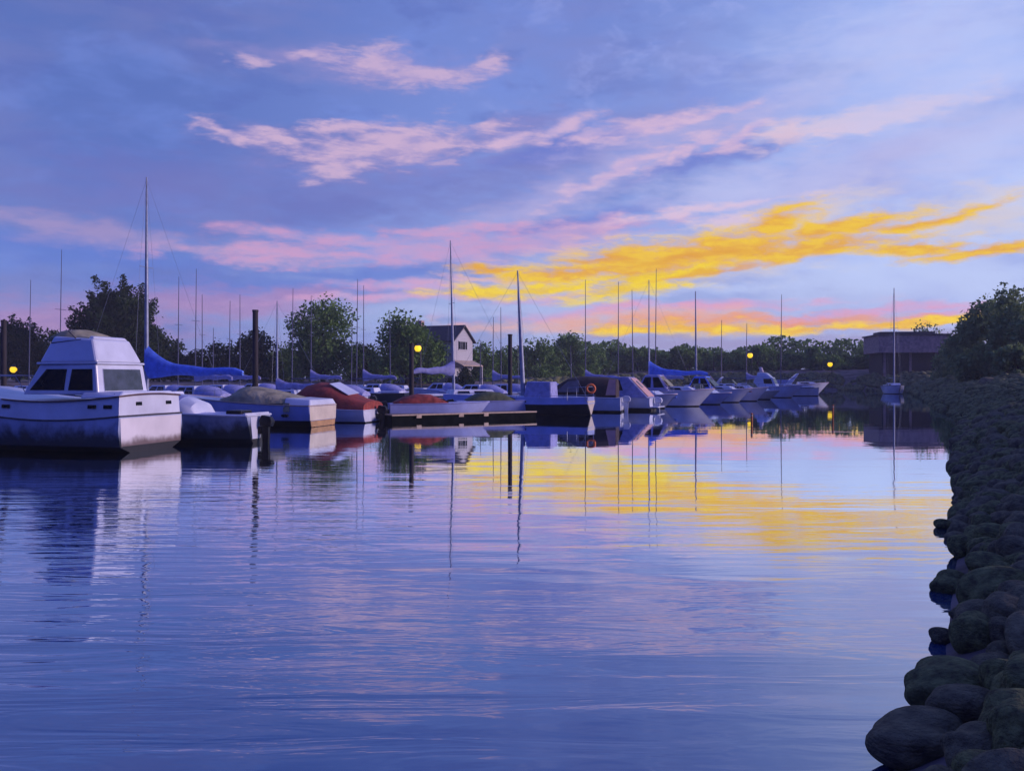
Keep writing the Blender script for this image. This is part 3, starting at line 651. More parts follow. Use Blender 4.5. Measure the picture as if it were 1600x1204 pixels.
# small motorboats among them
small = [(255,66,'lilac'),(300,60,'blue'),(345,70,'khaki'),(400,84,'blue'),(470,72,'lilac'),(525,66,'white'),(590,80,'white'),(650,76,'lilac'),(690,88,'blue'),(745,72,'lilac'),(790,78,'white'),(860,74,'lilac'),(850,98,'white')]
protoM = None
def smallboat(label):
    t = empty('motorboat', (0,0,0), HEAD, label, 'boat', 'small motorboats crowded behind the front row')
    hull(t, 5.8, 2.2, .9, 1.2, 'gel', 'black', 'lilac', 'gel', tw=.93, boot=.08)
    cabin(t, 2.0, 4.2, .85, .65, .98, 1.75, .8, .2, 'gel', win=[(.12,.45,.3,.85),(.52,.85,.3,.85)])
    MB().dome([(.2,.3,.85),(1.0,.75,.9),(1.9,.85,.88),(2.3,.75,.8)], .95).build('canvas_cover', 'lilac', t, True)
    outboard(t, 0, .55); return t
ki = 0
for (px, Y, m_) in small:
    ok = False
    for dy in (0,2,-2,4,-4,6,-6,8,10):
        y = Y+dy; x = X(px, y)
        if all(abs(x-a) > 7.5 or abs(y-b) > 3.0 for a, b in placed): ok = True; break
    if not ok: continue
    placed.append((x, y))
    lab = 'small motorboat with lilac cockpit canvas in the crowd behind the front row'
    if protoM is None: protoM = smallboat(lab); o = protoM
    else: o = copy_tree(protoM)
    o.location = (x+2.5, y, 0); ki += 1

# ------------------------------------------------------------------ piles, stakes, lamps
def pile(px, top, Y, r, label, lean=0.0, cap=True):
    x = X(px, Y); zt = Zp(top, Y)
    e = empty('mooring_pile', (x, Y, 0), 0, label, 'piling', None)
    MB().tube([(lean*-.5,0,-1.6),(0,0,zt*.5),(lean,0,zt-.08)], [r*1.08,r,r*.94], 12).build('shaft', 'pile', e, True)
    MB().tube([(lean,0,zt-.10),(lean,0,zt)], [r*1.12,r*1.05], 12).build('cap', 'pile', e, False)
    mb = MB(); mb.tube([(0,0,.75),(0,0,.83)], [r*1.35,r*1.35], 12); mb.build('pile_hoop', 'steel', e)
    return e
pile(399, 484, 45.8, .15, 'tall thick dark mooring pile standing behind the khaki covered cruiser')
pile(643, 536, 52.6, .14, 'dark mooring pile standing beside the yellow street lamp left of the house')
pile(797, 522, 57.5, .14, 'slim dark mooring pile just left of the thick pale mast')
pile(6, 500, 44, .13, 'dark mooring pile at the left edge beside the big cruiser')
def stake(px, top, foot, label):
    Y = YW(foot); e = empty('marker_stake', (X(px,Y), Y, 0), 0, label, 'stake')
    MB().tube([(0,0,-1),(.02,0,Zp(top,Y))], .05, 8).build('stake_post', 'rust', e, True)
    MB().tube([(.015,0,Zp(top,Y)-.16),(.02,0,Zp(top,Y)-.08)], .058, 8).build('reflector_band', 'creamrail', e, True)
stake(1301, 632, 655, 'orange marker stake standing alone in the open channel')
stake(1174, 645, 664, 'short orange marker stake in the channel before the white motorboats')
def lamp(px, py, Y, r, label):
    x = X(px,Y); z0 = max(0, gz1(x,Y)); z = Zp(py,Y)
    e = empty('street_lamp', (x,Y,z0), 0, label, 'street lamp', 'lit street lamps on the far shore')
    MB().tube([(.35,0,0),(.35,0,z-z0+.3),(.25,0,z-z0+r+.25),(0,0,z-z0+r+.12)], [.09,.06,.05,.05], 8).build('lamp_post', 'steel', e, True)
    MB().ball((0,0,z-z0), r, n=16, m=10).build('lamp_globe', 'lamp', e, True)
    MB().tube([(0,0,z-z0+r*.75),(0,0,z-z0+r+.18)], [r*.7,.08], 10).build('lamp_hood', 'steel', e, True)
lamp(653, 544, 109.5, .42, 'lit yellow street lamp in front of the trees just left of the house')
lamp(1172, 555, 169, .50, 'lit yellow street lamp in front of the far tree line, left of the last one')
lamp(1297, 569, 169, .46, 'lit yellow street lamp lowest on the far bank, furthest right')
lamp(21, 577, 122, .45, 'lit yellow street lamp beside the big cruiser at the far left')

# ------------------------------------------------------------------ buildings
Yh = 119.0
xh, yh = X(708,Yh), Yh; z0 = gz1(xh, yh)-.3
hs = empty('house', (xh, yh, z0), math.atan2(.39,-.92), 'small pale gabled house with a grey roof and porch behind the moored boats', 'house')
# local: +x along the ridge away to the left, gable at x=0; y from 0 (near corner) to -6 (far corner)
ze = Zp(531,Yh)-z0; zr = Zp(510,Yh+3)-z0; Wd = 6.0; Lh = 10.0
MB().add([(0,0,0),(0,-Wd,0),(0,-Wd,ze),(0,-Wd/2,zr),(0,0,ze),(Lh,0,0),(Lh,-Wd,0),(Lh,-Wd,ze),(Lh,-Wd/2,zr),(Lh,0,ze)],
   [(0,1,2,3,4),(9,8,7,6,5),(0,4,9,5),(1,6,7,2),(2,7,8,3),(3,8,9,4),(0,5,6,1)]).build('wall', 'housewall', hs)
sl_ = (zr-ze)/(Wd/2)
def rp(y, up): return zr-sl_*abs(y+Wd/2)+up
for s in (0,1):
    ya, yb = (-Wd/2, .45) if s == 0 else (-Wd-.45, -Wd/2)
    MB().hexa([(-.35,ya,rp(ya,.02)),(Lh+.3,ya,rp(ya,.02)),(Lh+.3,yb,rp(yb,.02)),(-.35,yb,rp(yb,.02))], [(-.35,ya,rp(ya,.2)),(Lh+.3,ya,rp(ya,.2)),(Lh+.3,yb,rp(yb,.2)),(-.35,yb,rp(yb,.2))]).build('roof', 'roof', hs)
wz0 = Zp(546,Yh+3)-z0; wz1 = Zp(534,Yh+3)-z0
for (a, b_) in ((-1.55,-2.75),(-2.95,-4.15)):
    w_ = MB().box(-.06,.05,b_,a,wz0,wz1).build('window', 'glass', hs)
    mb = MB(); mb.box(-.10,-.065,b_-.1,a+.1,wz0-.12,wz0); mb.box(-.10,-.065,b_-.1,a+.1,wz1,wz1+.1); mb.box(-.10,-.065,(a+b_)/2-.04,(a+b_)/2+.04,wz0,wz1); mb.build('window_frame', 'housewall', w_)
for x_ in (2.0,5.2): MB().box(x_,x_+1.2,-.05,.05,wz0,wz1).build('window', 'glass', hs)
pz = Zp(563,Yh)-z0
MB().hexa([(-1.5,-Wd-.2,pz-.75),(0,-Wd-.2,pz-.1),(0,.2,pz-.1),(-1.5,.2,pz-.75)], [(-1.5,-Wd-.2,pz-.6),(0,-Wd-.2,pz+.05),(0,.2,pz+.05),(-1.5,.2,pz-.6)]).build('porch_roof', 'creamrail', hs)
for y_ in (0,-3.0,-Wd-.2): MB().box(-1.42,-1.27,y_-.08,y_+.08,0,pz-.75).build('porch_post', 'housewall', hs)
MB().box(-.06,.02,-3.6,-2.6,.3,2.5).build('door', 'wood', hs)
MB().box(6,6.9,-Wd/2-.1,-Wd/2+.8,zr-.8,zr+.9).build('chimney', 'brickwall', hs, False, .03)

Yb = 148.0; xa, xb_ = X(1420,Yb), X(1500,Yb)
zg = gz1(xa+8, Yb+8)-.6; zt = Zp(519,Yb); zm = Zp(548,Yb)
bd = empty('brick_building', (xa, Yb+14, 0), R(-8), 'flat roofed brown brick building half hidden by the trees on the right bank', 'building')
Lb = 12.0
MB().box(0, Lb, -3, 8, zm, zt).build('upper_storey', 'brickwall', bd, False, .05)
MB().box(-.25, Lb+.25, -3.25, 8.25, zt, zt+.25).build('parapet', 'roof', bd, False, .03)
MB().box(1.0, Lb, -1.2, 8, zg-2, zm-.003).build('lower_storey', 'brown', bd)
for k in range(4):
    MB().box(1.2+k*4.4, 1.6+k*4.4, -1.3, -1.21, zg-2, zm-.003).build('column', 'brickwall', bd)
MB().box(1.5, Lb-1, 2, 7, zt+.25, zt+.9).build('roof_plant', 'roof', bd, False, .05)

# ------------------------------------------------------------------ trees
def np_mesh(name, V, Q, mat):
    me = bpy.data.meshes.new(name); me.vertices.add(len(V)); me.vertices.foreach_set('co', V.astype(np.float32).ravel())
    me.loops.add(Q.size); me.loops.foreach_set('vertex_index', Q.ravel().astype(np.int32))
    k = Q.shape[1]; me.polygons.add(len(Q)); me.polygons.foreach_set('loop_start', np.arange(0, Q.size, k, dtype=np.int32))
    me.polygons.foreach_set('loop_total', np.full(len(Q), k, np.int32)); me.update(calc_edges=True); me.validate(); me.materials.append(mat); return me
def leaves(P, size, mat, name='crown'):
    """a leaf-like rhomb at every point of P, facing all ways"""
    n = len(P); a = rng.normal(size=(n,3)); a /= np.linalg.norm(a, axis=1)[:,None]; b = np.cross(a, rng.normal(size=(n,3))); b /= np.linalg.norm(b, axis=1)[:,None]
    s = size*rng.uniform(.55, 1.3, (n,1)); a = a*s*.62; b = b*s*.36
    V = np.stack([P-a, P+b, P+a, P-b], 1).reshape(-1,3); Q = np.arange(4*n).reshape(n,4)
    return np_mesh(name, V, Q, mat)
def crown_round(w, h, n, clumps=26, rag=.2, seed=0):
    """clump centres through a domed volume, leaves thick on each clump's outside"""
    r = np.random.default_rng(seed); cs = []
    while len(cs) < clumps:
        p = r.uniform(-1, 1, 3); p[2] = -1+2*r.uniform(0, 1)**1.15; q = (abs(p[0])**2.6+abs(p[1])**2.6+(max(p[2], 0))**2.2)
        if q < 1.0 and q > .03: cs.append(p*np.array([w*.82, w*.6, h*.41]))
    cs = np.array(cs); cs[:,2] += h*.47; rad = r.uniform(.22, .38, clumps)*min(w*2, h)*.62
    k = r.integers(0, clumps, n); d = r.normal(size=(n,3)); d /= np.linalg.norm(d, axis=1)[:,None]
    rr = rad[k]*(r.uniform(.35, 1, n)**.6)*(1+rag*r.normal(size=n)*.6)
    P = cs[k]+d*rr[:,None]*np.array([1.15,1,.9])
    m = n//6; tips = cs[r.integers(0,clumps,m)]; dd = r.normal(size=(m,3)); dd[:,2] = np.abs(dd[:,2]); dd /= np.linalg.norm(dd, axis=1)[:,None]
    P = np.concatenate([P, tips+dd*(rad.mean()*r.uniform(.9, 1.45, (m,1)))])
    return P[P[:,2] > -h*.02], cs
def crown_spiky(w, h, n, seed=0, nb=120):
    r = np.random.default_rng(seed); P = []; br = []
    for i in range(nb):
        az = r.uniform(0, 2*math.pi); el = math.asin(r.uniform(.02, .98)); c = np.array([math.cos(el)*math.cos(az)*w, math.cos(el)*math.sin(az)*w*.8, .12*h+math.sin(el)*h*.86])
        c *= r.uniform(.86, 1.08); base = np.array([0, 0, c[2]*.45]); 
        br.append((base, c)); m = n//nb; u = r.uniform(.3, 1, m)[:,None]**.8; line = base+(c-base)*u; line[:,2] += (-.06*h*np.sin(u[:,0]*math.pi))
        sp = .035*w+.13*w*(1-u); P.append(line+r.normal(size=(m,3))*sp*np.array([1,1,.55]))
    core = r.normal(size=(n//2,3)); core /= np.linalg.norm(core, axis=1)[:,None]; core *= r.uniform(.2,1,(n//2,1))**.4
    P.append(core*np.array([w*.74, w*.6, h*.38])+np.array([0,0,h*.42]))
    P = np.concatenate(P); return P[P[:,2] > .02*h], br
def tree(px, top, hwpx, Y, kind, leaf, label, group, seed, n=4500, size=.42, trunk=.14, name='broadleaf_tree', squash=1.0, basez=None):
    x = X(px, Y); z0 = gz1(x, Y) if basez is None else basez; h = Zp(top, Y)-z0; w = hwpx/F*Y
    e = empty(name, (x, Y, z0-.1), random.uniform(0, .8) if kind != 'spiky' else 0, label, 'tree', group)
    hc = h*(1-trunk)
    if kind == 'spiky': P, br = crown_spiky(w, hc, n, seed)
    else:
        P, cs = crown_round(w, hc, n, seed=seed, clumps=max(14, int(26*min(1.6, h/w/1.5)))); br = [(np.array([0,0,hc*.1]), c*.8) for c in cs[::2]]
    P = P+np.array([0,0,h*trunk]); me = leaves(P, size, M[leaf]); c = bpy.data.objects.new('crown', me); C.objects.link(c); c.parent = e
    mb = MB(); mb.tube([(0,0,-.3),(.05,0,h*.3),(0,.05,h*.62)], [.035*h, .026*h, .012*h], 8)
    for b0, b1 in br[:22]:
        b1 = Vector(b1)+Vector((0,0,h*trunk)); b0 = Vector((0,0,min(h*.55, max(h*trunk, b0[2]+h*trunk))))
        mb.tube([b0, b0.lerp(b1,.5)+Vector((0,0,-.02*h)), b1], [.011*h,.008*h,.003*h], 5)
    mb.build('trunk', 'bark', e, True)
    return e
G1 = 'trees on the left shore behind the moorings'; G2 = 'low trees of the far tree line'; G3 = 'bushy trees on the right bank'
tree(182, 420, 80, 122.5, 'spiky', 'leaf1', 'largest dark tree, spiky and dome shaped, behind the big cruiser', G1, 3, 30000, .34, .03, 'evergreen_tree')
tree(28, 488, 46, 126, 'spiky', 'leaf1', 'dark ragged tree at the left edge of the scene', G1, 5, 11000, .32, .05, 'evergreen_tree')
tree(78, 512, 34, 131, 'round', 'leaf1', 'low dark tree filling the gap left of the largest dark tree', G1, 6, 3500, .42, .05)
tree(-25, 505, 40, 127, 'round', 'leaf1', 'dark tree cut by the left edge behind the leftmost pile', G1, 61, 3500, .42, .05)
tree(256, 520, 28, 134, 'round', 'leaf1', 'narrow dark tree tucked against the right side of the largest dark tree', G1, 7, 3500, .40, .05)
tree(292, 540, 32, 131, 'round', 'leaf1', 'low dark tree above the left end of the blue sail cover', G1, 8, 3500, .40, .03)
tree(345, 532, 34, 133, 'round', 'leaf1', 'low dark tree above the middle of the blue sail cover', G1, 9, 3800, .40, .03)
tree(398, 511, 36, 128, 'round', 'leaf1', 'dark tree directly behind the tall thick pile', G1, 10, 4200, .40, .04)
tree(440, 540, 28, 133, 'round', 'leaf2', 'low tree between the thick pile and the bushy round tree', G1, 12, 3200, .40, .03)
tree(504, 470, 58, 127, 'round', 'leaf2', 'bushy round green tree above the red canvas motorboat', G1, 13, 9000, .40, .04)
tree(565, 532, 28, 134, 'round', 'leaf1', 'low dark tree between the bushy round tree and the tree by the house', G1, 14, 3200, .40, .03)
tree(636, 490, 54, 117, 'round', 'leaf2', 'wide green tree touching the left side of the house', G1, 15, 9000, .40, .04)
tree(690, 545, 40, 141, 'round', 'leaf1', 'dark tree behind the house roof', G1, 16, 3000, .42, .03)
tree(722, 573, 24, 113.5, 'round', 'leaf1', 'low dark shrub added to fill the dark under the house porch', G1, 23, 3500, .30, .0, 'shrub')  # invented shrub, supplies the darkness below the porch roof
tree(748, 529, 28, 143, 'round', 'leaf2', 'green tree just right of the house gable', G2, 17, 4000, .42, .03)
tree(785, 540, 26, 150, 'round', 'leaf2', 'low green tree behind the slim dark pile', G2, 18, 3500, .42, .03)
tree(836, 527, 36, 158, 'round', 'leaf2', 'rounded green tree just right of the thick pale mast', G2, 19, 4500, .46, .03)
tree(900, 521, 42, 166, 'round', 'leaf2', 'tallest rounded tree of the far line, behind the brown canvas cruiser', G2, 20, 5000, .46, .03)
tree(868, 537, 26, 163, 'round', 'leaf2', 'low green tree left of the tallest rounded tree of the far line', G2, 21, 4000, .46, .0)
tree(812, 541, 22, 168, 'round', 'leaf2', 'low green tree half hidden behind the thick pale mast', G2, 22, 4000, .46, .0)
ft = [(952,538,30,'left of the pink curtained cruiser'),(996,541,30,'straight over the pink curtained cruiser'),(1040,539,32,'over the peak of the far blue cover'),(1078,540,28,'over the low end of the far blue cover'),
      (1115,548,28,'under the brightest clouds'),(1150,545,28,'left of the middle street lamp'),(1184,538,24,'just right of the middle street lamp'),(1217,535,28,'behind the small flybridge cruiser'),
      (1250,548,26,'left of the lowest street lamp'),(1284,541,26,'straight over the lowest street lamp'),(1318,550,26,'right of the lowest street lamp'),(1352,546,26,'left of the lone anchored sailboat'),(1386,548,26,'behind the mast of the lone anchored sailboat'),(1412,543,22,'against the left corner of the brick building')]
protoT = []
for i, (px, top, hw, wh) in enumerate(ft):
    Y = 181+3*(i % 3)
    if i < 5:
        e = tree(px, top, hw*1.35, Y, 'round', 'leaf2', 'low green tree of the far line '+wh, G2, 30+i, 5200, .55, .0); protoT.append((e, top, hw, Y))
        e['h'] = 0; del e['h']
    else:
        p, ptop, phw, pY = protoT[i % 5]; e = copy_tree(p); x = X(px, Y); z0 = gz1(x, Y); h = Zp(top, Y)-z0
        h0 = Zp(ptop, pY)-p.location.z; e.location = (x, Y, z0-.1); e.scale = (hw/phw*Y/pY*1.05, 1, h/h0); e.rotation_euler.z = p.rotation_euler.z; e['label'] = 'low green tree of the far line '+wh
rt = [(1446,504,30,172,'leaf3','tree showing above the flat roof of the brick building'),(1484,516,28,132,'leaf3','low bushy tree against the right side of the brick building'),(1518,492,36,112,'leaf3','middling bushy tree between the brick building and the tall trees'),
      (1552,466,46,100,'leaf3','tall bushy tree stepping up towards the right edge'),(1592,438,52,92,'leaf3','tallest bushy tree on the right bank, at the right edge'),(1640,455,52,86,'leaf3','tree on the right bank cut by the right edge'),
      (1530,540,40,88,'leaf3','low bush on the crest of the right bank below the tall trees'),(1590,535,44,76,'leaf3','low bush on the crest of the right bank at the right edge')]
for i, (px, top, hw, Y, lf, lab) in enumerate(rt):
    tree(px, top, hw*1.05, Y, 'round', lf, lab, G3, 50+i, 6500 if top < 500 else 4000, .40, .02)

# the wood beyond the far line, one far-off mass
nW = 30000; wx = rng.uniform(-150, 190, nW); wyy = 205+rng.uniform(0, 14, nW); wt = 6.2+1.3*np.sin(wx*.11)+.9*np.sin(wx*.31+1)+.5*np.sin(wx*.83)
WP = np.stack([wx, wyy, gz(wx, wyy)-.3+wt*rng.uniform(0, 1, nW)**.8], 1)
o = bpy.data.objects.new('distant_woodland', leaves(WP, .95, M['leaf2'], 'distant_woodland')); C.objects.link(o)
tag(o, 'far-off wood showing as one green mass between the trees of the far line', 'woodland', None, 'stuff')

# ------------------------------------------------------------------ rocks
def rock_mesh(seed, sub=3):
    bm = bmesh.new(); bmesh.ops.create_icosphere(bm, subdivisions=sub, radius=1); r = np.random.default_rng(seed)
    ph = r.uniform(0, 6.28, 12); fq = r.uniform(.8, 2.2, (6,3))
    for v in bm.verts:
        p = v.co.copy(); k = 1.0
        for i in range(6): k += (.075 if i < 3 else .035)*math.sin(fq[i][0]*p.x*(1+i*.4)+fq[i][1]*p.y*(1+i*.4)+fq[i][2]*p.z*(1+i*.4)+ph[i])
        q = Vector((p.x, p.y, p.z))*k
        for a in range(3): q[a] = math.copysign(abs(q[a])**.92, q[a])     # squarer shoulders
        v.co = q
    me = bpy.data.meshes.new('boulder'); bm.to_mesh(me); bm.free()
    me.polygons.foreach_set('use_smooth', [True]*len(me.polygons)); me.materials.append(M['rock'] if seed % 2 else M['rock2']); return me
rm = [rock_mesh(100+i, 4) for i in range(14)]
# hand placed boulders: px0, px1, py top, py bottom, label
big = [(1356,1512,1120,1196,'broad flat-topped boulder at the waterline in the bottom corner of the bank'),
 (1418,1548,1036,1116,'large smooth boulder leaning into the water above the bottom corner'),
 (1456,1560,1072,1136,'rounded boulder in front of the large smooth leaning one'),
 (1542,1612,1036,1098,'dark boulder at the right edge beside the large leaning one'),
 (1474,1584,1140,1210,'boulder cut by the bottom edge right of the broad flat-topped one'),
 (1552,1640,1098,1200,'big dark boulder in the bottom right corner'),
 (1454,1492,982,1009,'small lone boulder sitting out in the water above the large leaning one'),
 (1490,1560,956,1022,'round boulder at the waterline right of the small lone one'),
 (1544,1592,1004,1042,'round greenish boulder above the dark one at the right edge'),
 (1458,1512,894,930,'flat oval boulder jutting farthest into the water halfway up the bank'),
 (1486,1512,951,970,'smallest boulder jutting into the water under the flat oval one'),
 (1500,1540,914,958,'egg shaped boulder right of the flat oval one'),
 (1548,1590,966,1006,'pale rounded boulder between the egg shaped one and the right edge'),
 (1484,1526,836,876,'round boulder at the waterline above the flat oval one'),
 (1532,1572,894,926,'pale boulder high on the bank above the egg shaped one'),
 (1556,1600,916,958,'greenish boulder at the right edge beside the egg shaped one'),
 (1548,1584,844,880,'pale round boulder on the upper bank near the right edge'),
 (1462,1488,812,828,'flat little boulder jutting into the water below the last yellow reflection')]
taken = []
for i, (a, b_, t0, t1, lab) in enumerate(big):
    cx = (a+b_)/2; x, Y, z = ray_ground(cx, t1-(t1-t0)*.18); rx = (b_-a)/2/F*Y; rz_ = (t1-t0)/2/F*Y*1.05
    o = bpy.data.objects.new('boulder', rm[i % len(rm)]); C.objects.link(o); zc = Zp((t0+t1)/2, Y)
    o.location = (x, Y+.02, max(zc, -.02)); o.scale = (rx, (rx+rz_)/2*1.0, rz_); o.rotation_euler = (0, R(random.uniform(-12,4)), R(random.uniform(-12,12)))
    tag(o, lab, 'rock', 'riprap boulders on the right bank'); taken.append((x, Y, max(rx, rz_)))
# scattered riprap
cand = []
def along(i, t): return P0[i]*(1-t)+P0[i+1]*t
seg = list(range(2, 17))
for i in seg:
    a, b_ = P0[i], P0[i+1]; L_ = np.hypot(*(b_-a)); d = (b_-a)/L_; nrm = np.array([d[1], -d[0]])
    s = 0.0
    while s < L_:
        y = a[1]+d[1]*s; sp = .33 if y < 14 else (.33 if y < 30 else (.42 if y < 60 else (.65 if y < 110 else 1.1)))
        for q in np.arange(.02, 7.0 if y < 60 else 8.5, sp):
            p = a+d*(s+random.uniform(-.4,.4)*sp)+nrm*(q+random.uniform(-.4,.4)*sp)
            r_ = sp*random.uniform(.38, .74)*(1.3 if random.random() < .15 else 1)
            if q < .1 and random.random() < .35: continue
            x_, y_ = float(p[0]), float(p[1])
            if y_ < 3.4: continue
            if y_ < 17:
                pp = HY+F*(H-.1)/y_; lim = np.interp(pp, [800,840,880,930,1020,1040,1110,1125,1240,1500], [1470,1478,1490,1488,1490,1448,1424,1372,1368,1368])
                if X(lim, y_) > x_-r_*.95: continue
            if any((x_-u)**2+(y_-v)**2 < (w_*.9+r_*.5)**2 for u, v, w_ in taken): continue
            cand.append((x_, y_, r_))
        s += sp*.92
cx_ = np.array([c[0] for c in cand]); cy_ = np.array([c[1] for c in cand]); cr_ = np.array([c[2] for c in cand]); czz = np.maximum(gz(cx_, cy_), -.08)
px_ = 800+F*cx_/cy_; py_ = HY-F*(czz+cr_*.3-H)/cy_; sz = cr_/cy_
vis = (px_ < 1605+F*cr_/cy_) & (py_ < 1330) & (px_ > 700)
order = np.argsort(-np.where(vis, sz, 0)); ind = set(order[:300-len(big)].tolist())
rl = rock_mesh(7, 1); lowV = []; 
variants = []; variants1 = []
for i in range(8):
    m_ = rock_mesh(200+i, 2); v = np.empty(len(m_.vertices)*3); m_.vertices.foreach_get('co', v); variants.append((v.reshape(-1,3), np.array([p.vertices[:] for p in m_.polygons])))
    m_ = rock_mesh(300+i, 1); v = np.empty(len(m_.vertices)*3); m_.vertices.foreach_get('co', v); variants1.append((v.reshape(-1,3), np.array([p.vertices[:] for p in m_.polygons])))
VV = []; QQ = []; off = 0
for k, (x_, y_, r_) in enumerate(cand):
    z = float(czz[k])+r_*.22
    if k in ind:
        o = bpy.data.objects.new('boulder', rm[random.randrange(len(rm))]); C.objects.link(o)
        o.location = (x_, y_, z); o.scale = (r_*random.uniform(.95,1.35), r_*random.uniform(.8,1.1), r_*random.uniform(.66,.92)); o.rotation_euler = (R(random.uniform(-18,18)), R(random.uniform(-18,18)), random.uniform(0, 6.28))
        tag(o, 'small dark rounded boulder packed among the others on the right bank', 'rock', 'riprap boulders on the right bank')
    else:
        if y_ < 4 or (px_[k] > 1700 and y_ < 40): continue
        v, q = (variants if y_ < 26 else variants1)[random.randrange(8)]; a = random.uniform(0, 6.28); ca, sa = math.cos(a), math.sin(a)
        w_ = v*np.array([r_*random.uniform(.95,1.35), r_*random.uniform(.8,1.1), r_*random.uniform(.66,.92)]); w_ = np.stack([w_[:,0]*ca-w_[:,1]*sa, w_[:,0]*sa+w_[:,1]*ca, w_[:,2]], 1)+np.array([x_, y_, z])
        VV.append(w_); QQ.append(q+off); off += len(v)
me = np_mesh('riprap', np.concatenate(VV), np.concatenate(QQ), M['rock']); me.polygons.foreach_set('use_smooth', [True]*len(me.polygons))
o = bpy.data.objects.new('riprap', me); C.objects.link(o); tag(o, 'countless small dark stones covering the distant part of the bank', 'rocks', None, 'stuff')

# ------------------------------------------------------------------ haze
hm = bpy.data.materials.new('evening_haze'); hm.use_nodes = True; hn = hm.node_tree.nodes; hn.clear()
ho_ = hn.new('ShaderNodeOutputMaterial'); pv = hn.new('ShaderNodeVolumePrincipled'); pv.inputs['Color'].default_value = (.80,.86,1,1); pv.inputs['Density'].default_value = .0005
hm.node_tree.links.new(pv.outputs[0], ho_.inputs['Volume'])
hz = MB().box(-801,801,-301,801,-4.2,21).build('haze', hm); tag(hz, 'thin bluish evening haze over the harbour', None, None, 'stuff')

# ------------------------------------------------------------------ sky
world = bpy.data.worlds.new('World'); scene.world = world; world.use_nodes = True
N = world.node_tree.nodes; Lk = world.node_tree.links; N.clear()
out = N.new('ShaderNodeOutputWorld'); bgn = N.new('ShaderNodeBackground'); Lk.new(bgn.outputs[0], out.inputs[0])
tc = N.new('ShaderNodeTexCoord'); sep = N.new('ShaderNodeSeparateXYZ'); Lk.new(tc.outputs['Generated'], sep.inputs[0])
def math_(op, a, b=None, c=None):
    n = N.new('ShaderNodeMath'); n.operation = op
    for i, v in enumerate((a, b, c)):
        if v is None: continue
        if isinstance(v, (int, float)): n.inputs[i].default_value = v
        else: Lk.new(v, n.inputs[i])
    return n.outputs[0]
az = math_('ARCTAN2', sep.outputs['X'], sep.outputs['Y']); el = math_('ARCSINE', sep.outputs['Z'])
cmb = N.new('ShaderNodeCombineXYZ'); Lk.new(az, cmb.inputs[0]); Lk.new(el, cmb.inputs[1]); ae = cmb.outputs[0]
def azel(px, py):
    P = (px-800)/F; Q = (HY-py)/F; a = math.atan(P); return a, math.atan(Q*math.cos(a))
def noise(vec, sx, sy, detail=5, rot=0.0, dist=0.0, rough=.55, off=0.0):
    mp = N.new('ShaderNodeMapping'); mp.inputs['Scale'].default_value = (sx, sy, 1); mp.inputs['Rotation'].default_value = (0,0,R(rot)); mp.inputs['Location'].default_value = (off, off, off)
    Lk.new(vec, mp.inputs[0]); n = N.new('ShaderNodeTexNoise'); n.inputs['Scale'].default_value = 1; n.inputs['Detail'].default_value = detail; n.inputs['Distortion'].default_value = dist; n.inputs['Roughness'].default_value = rough
    Lk.new(mp.outputs[0], n.inputs['Vector']); return n
def vmath(op, a, b, s=None):
    n = N.new('ShaderNodeVectorMath'); n.operation = op
    for i, v in enumerate((a, b)):
        if v is None: continue
        if isinstance(v, tuple): n.inputs[i].default_value = v
        else: Lk.new(v, n.inputs[i])
    return n
# wind-drawn distortion of the cloud shapes
w1 = noise(ae, 6, 14, 2, -8, off=1.3); w2 = noise(ae, 26, 60, 3, -12, off=5.1)
d1 = vmath('MULTIPLY', vmath('SUBTRACT', w1.outputs['Color'], (.5,.5,.5)).outputs[0], (.10,.035,0))
d2 = vmath('MULTIPLY', vmath('SUBTRACT', w2.outputs['Color'], (.5,.5,.5)).outputs[0], (.05,.016,0))
wv = vmath('ADD', vmath('ADD', ae, d1.outputs[0]).outputs[0], d2.outputs[0]).outputs[0]
edge = noise(ae, 26, 95, 5, 10, .2, .62, 2.2); edge2 = noise(ae, 11, 26, 3, 8, .1, .5, 7.7)
def mapr(v, a, b, c=0.0, d=1.0, smooth=True):
    n = N.new('ShaderNodeMapRange'); n.interpolation_type = 'SMOOTHSTEP' if smooth else 'LINEAR'
    for i, k in enumerate((a, b, c, d)): n.inputs[i+1].default_value = k
    Lk.new(v, n.inputs[0]); return n.outputs[0]
def ramp(v, stops):
    n = N.new('ShaderNodeValToRGB'); e = n.color_ramp.elements
    for i, (p, c) in enumerate(stops):
        q = e[i] if i < 2 else e.new(p)
        q.position = p; q.color = (*lin(c), 1)
    Lk.new(v, n.inputs[0]); return n.outputs[0]
def mix(f, a, b):
    n = N.new('ShaderNodeMixRGB')
    if isinstance(f, float): n.inputs[0].default_value = f
    else: Lk.new(f, n.inputs[0])
    for i, v in ((1,a),(2,b)):
        if isinstance(v, tuple): n.inputs[i].default_value = (*v, 1)
        else: Lk.new(v, n.inputs[i])
    return n.outputs[0]
e01 = math_('DIVIDE', el, 1.2)      # elevation, 0 at the horizon, .35 at the top of the photograph
k = 1/1.2
def E(py): return math.atan((HY-py)/F)/1.2
left = ramp(e01, [(0,(128,128,186)),(E(500),(122,136,202)),(E(400),(92,124,202)),(E(250),(92,116,190)),(E(60),(88,112,184)),(.6,(66,94,176)),(1,(56,84,176))])
midc = ramp(e01, [(0,(176,176,222)),(E(500),(172,188,232)),(E(400),(148,166,228)),(E(250),(124,146,216)),(E(60),(114,136,208)),(.6,(84,110,194)),(1,(62,90,182))])
right = ramp(e01, [(0,(172,170,214)),(E(500),(186,198,244)),(E(400),(190,206,250)),(E(250),(178,194,246)),(E(60),(164,184,242)),(.6,(104,130,214)),(1,(66,94,184))])
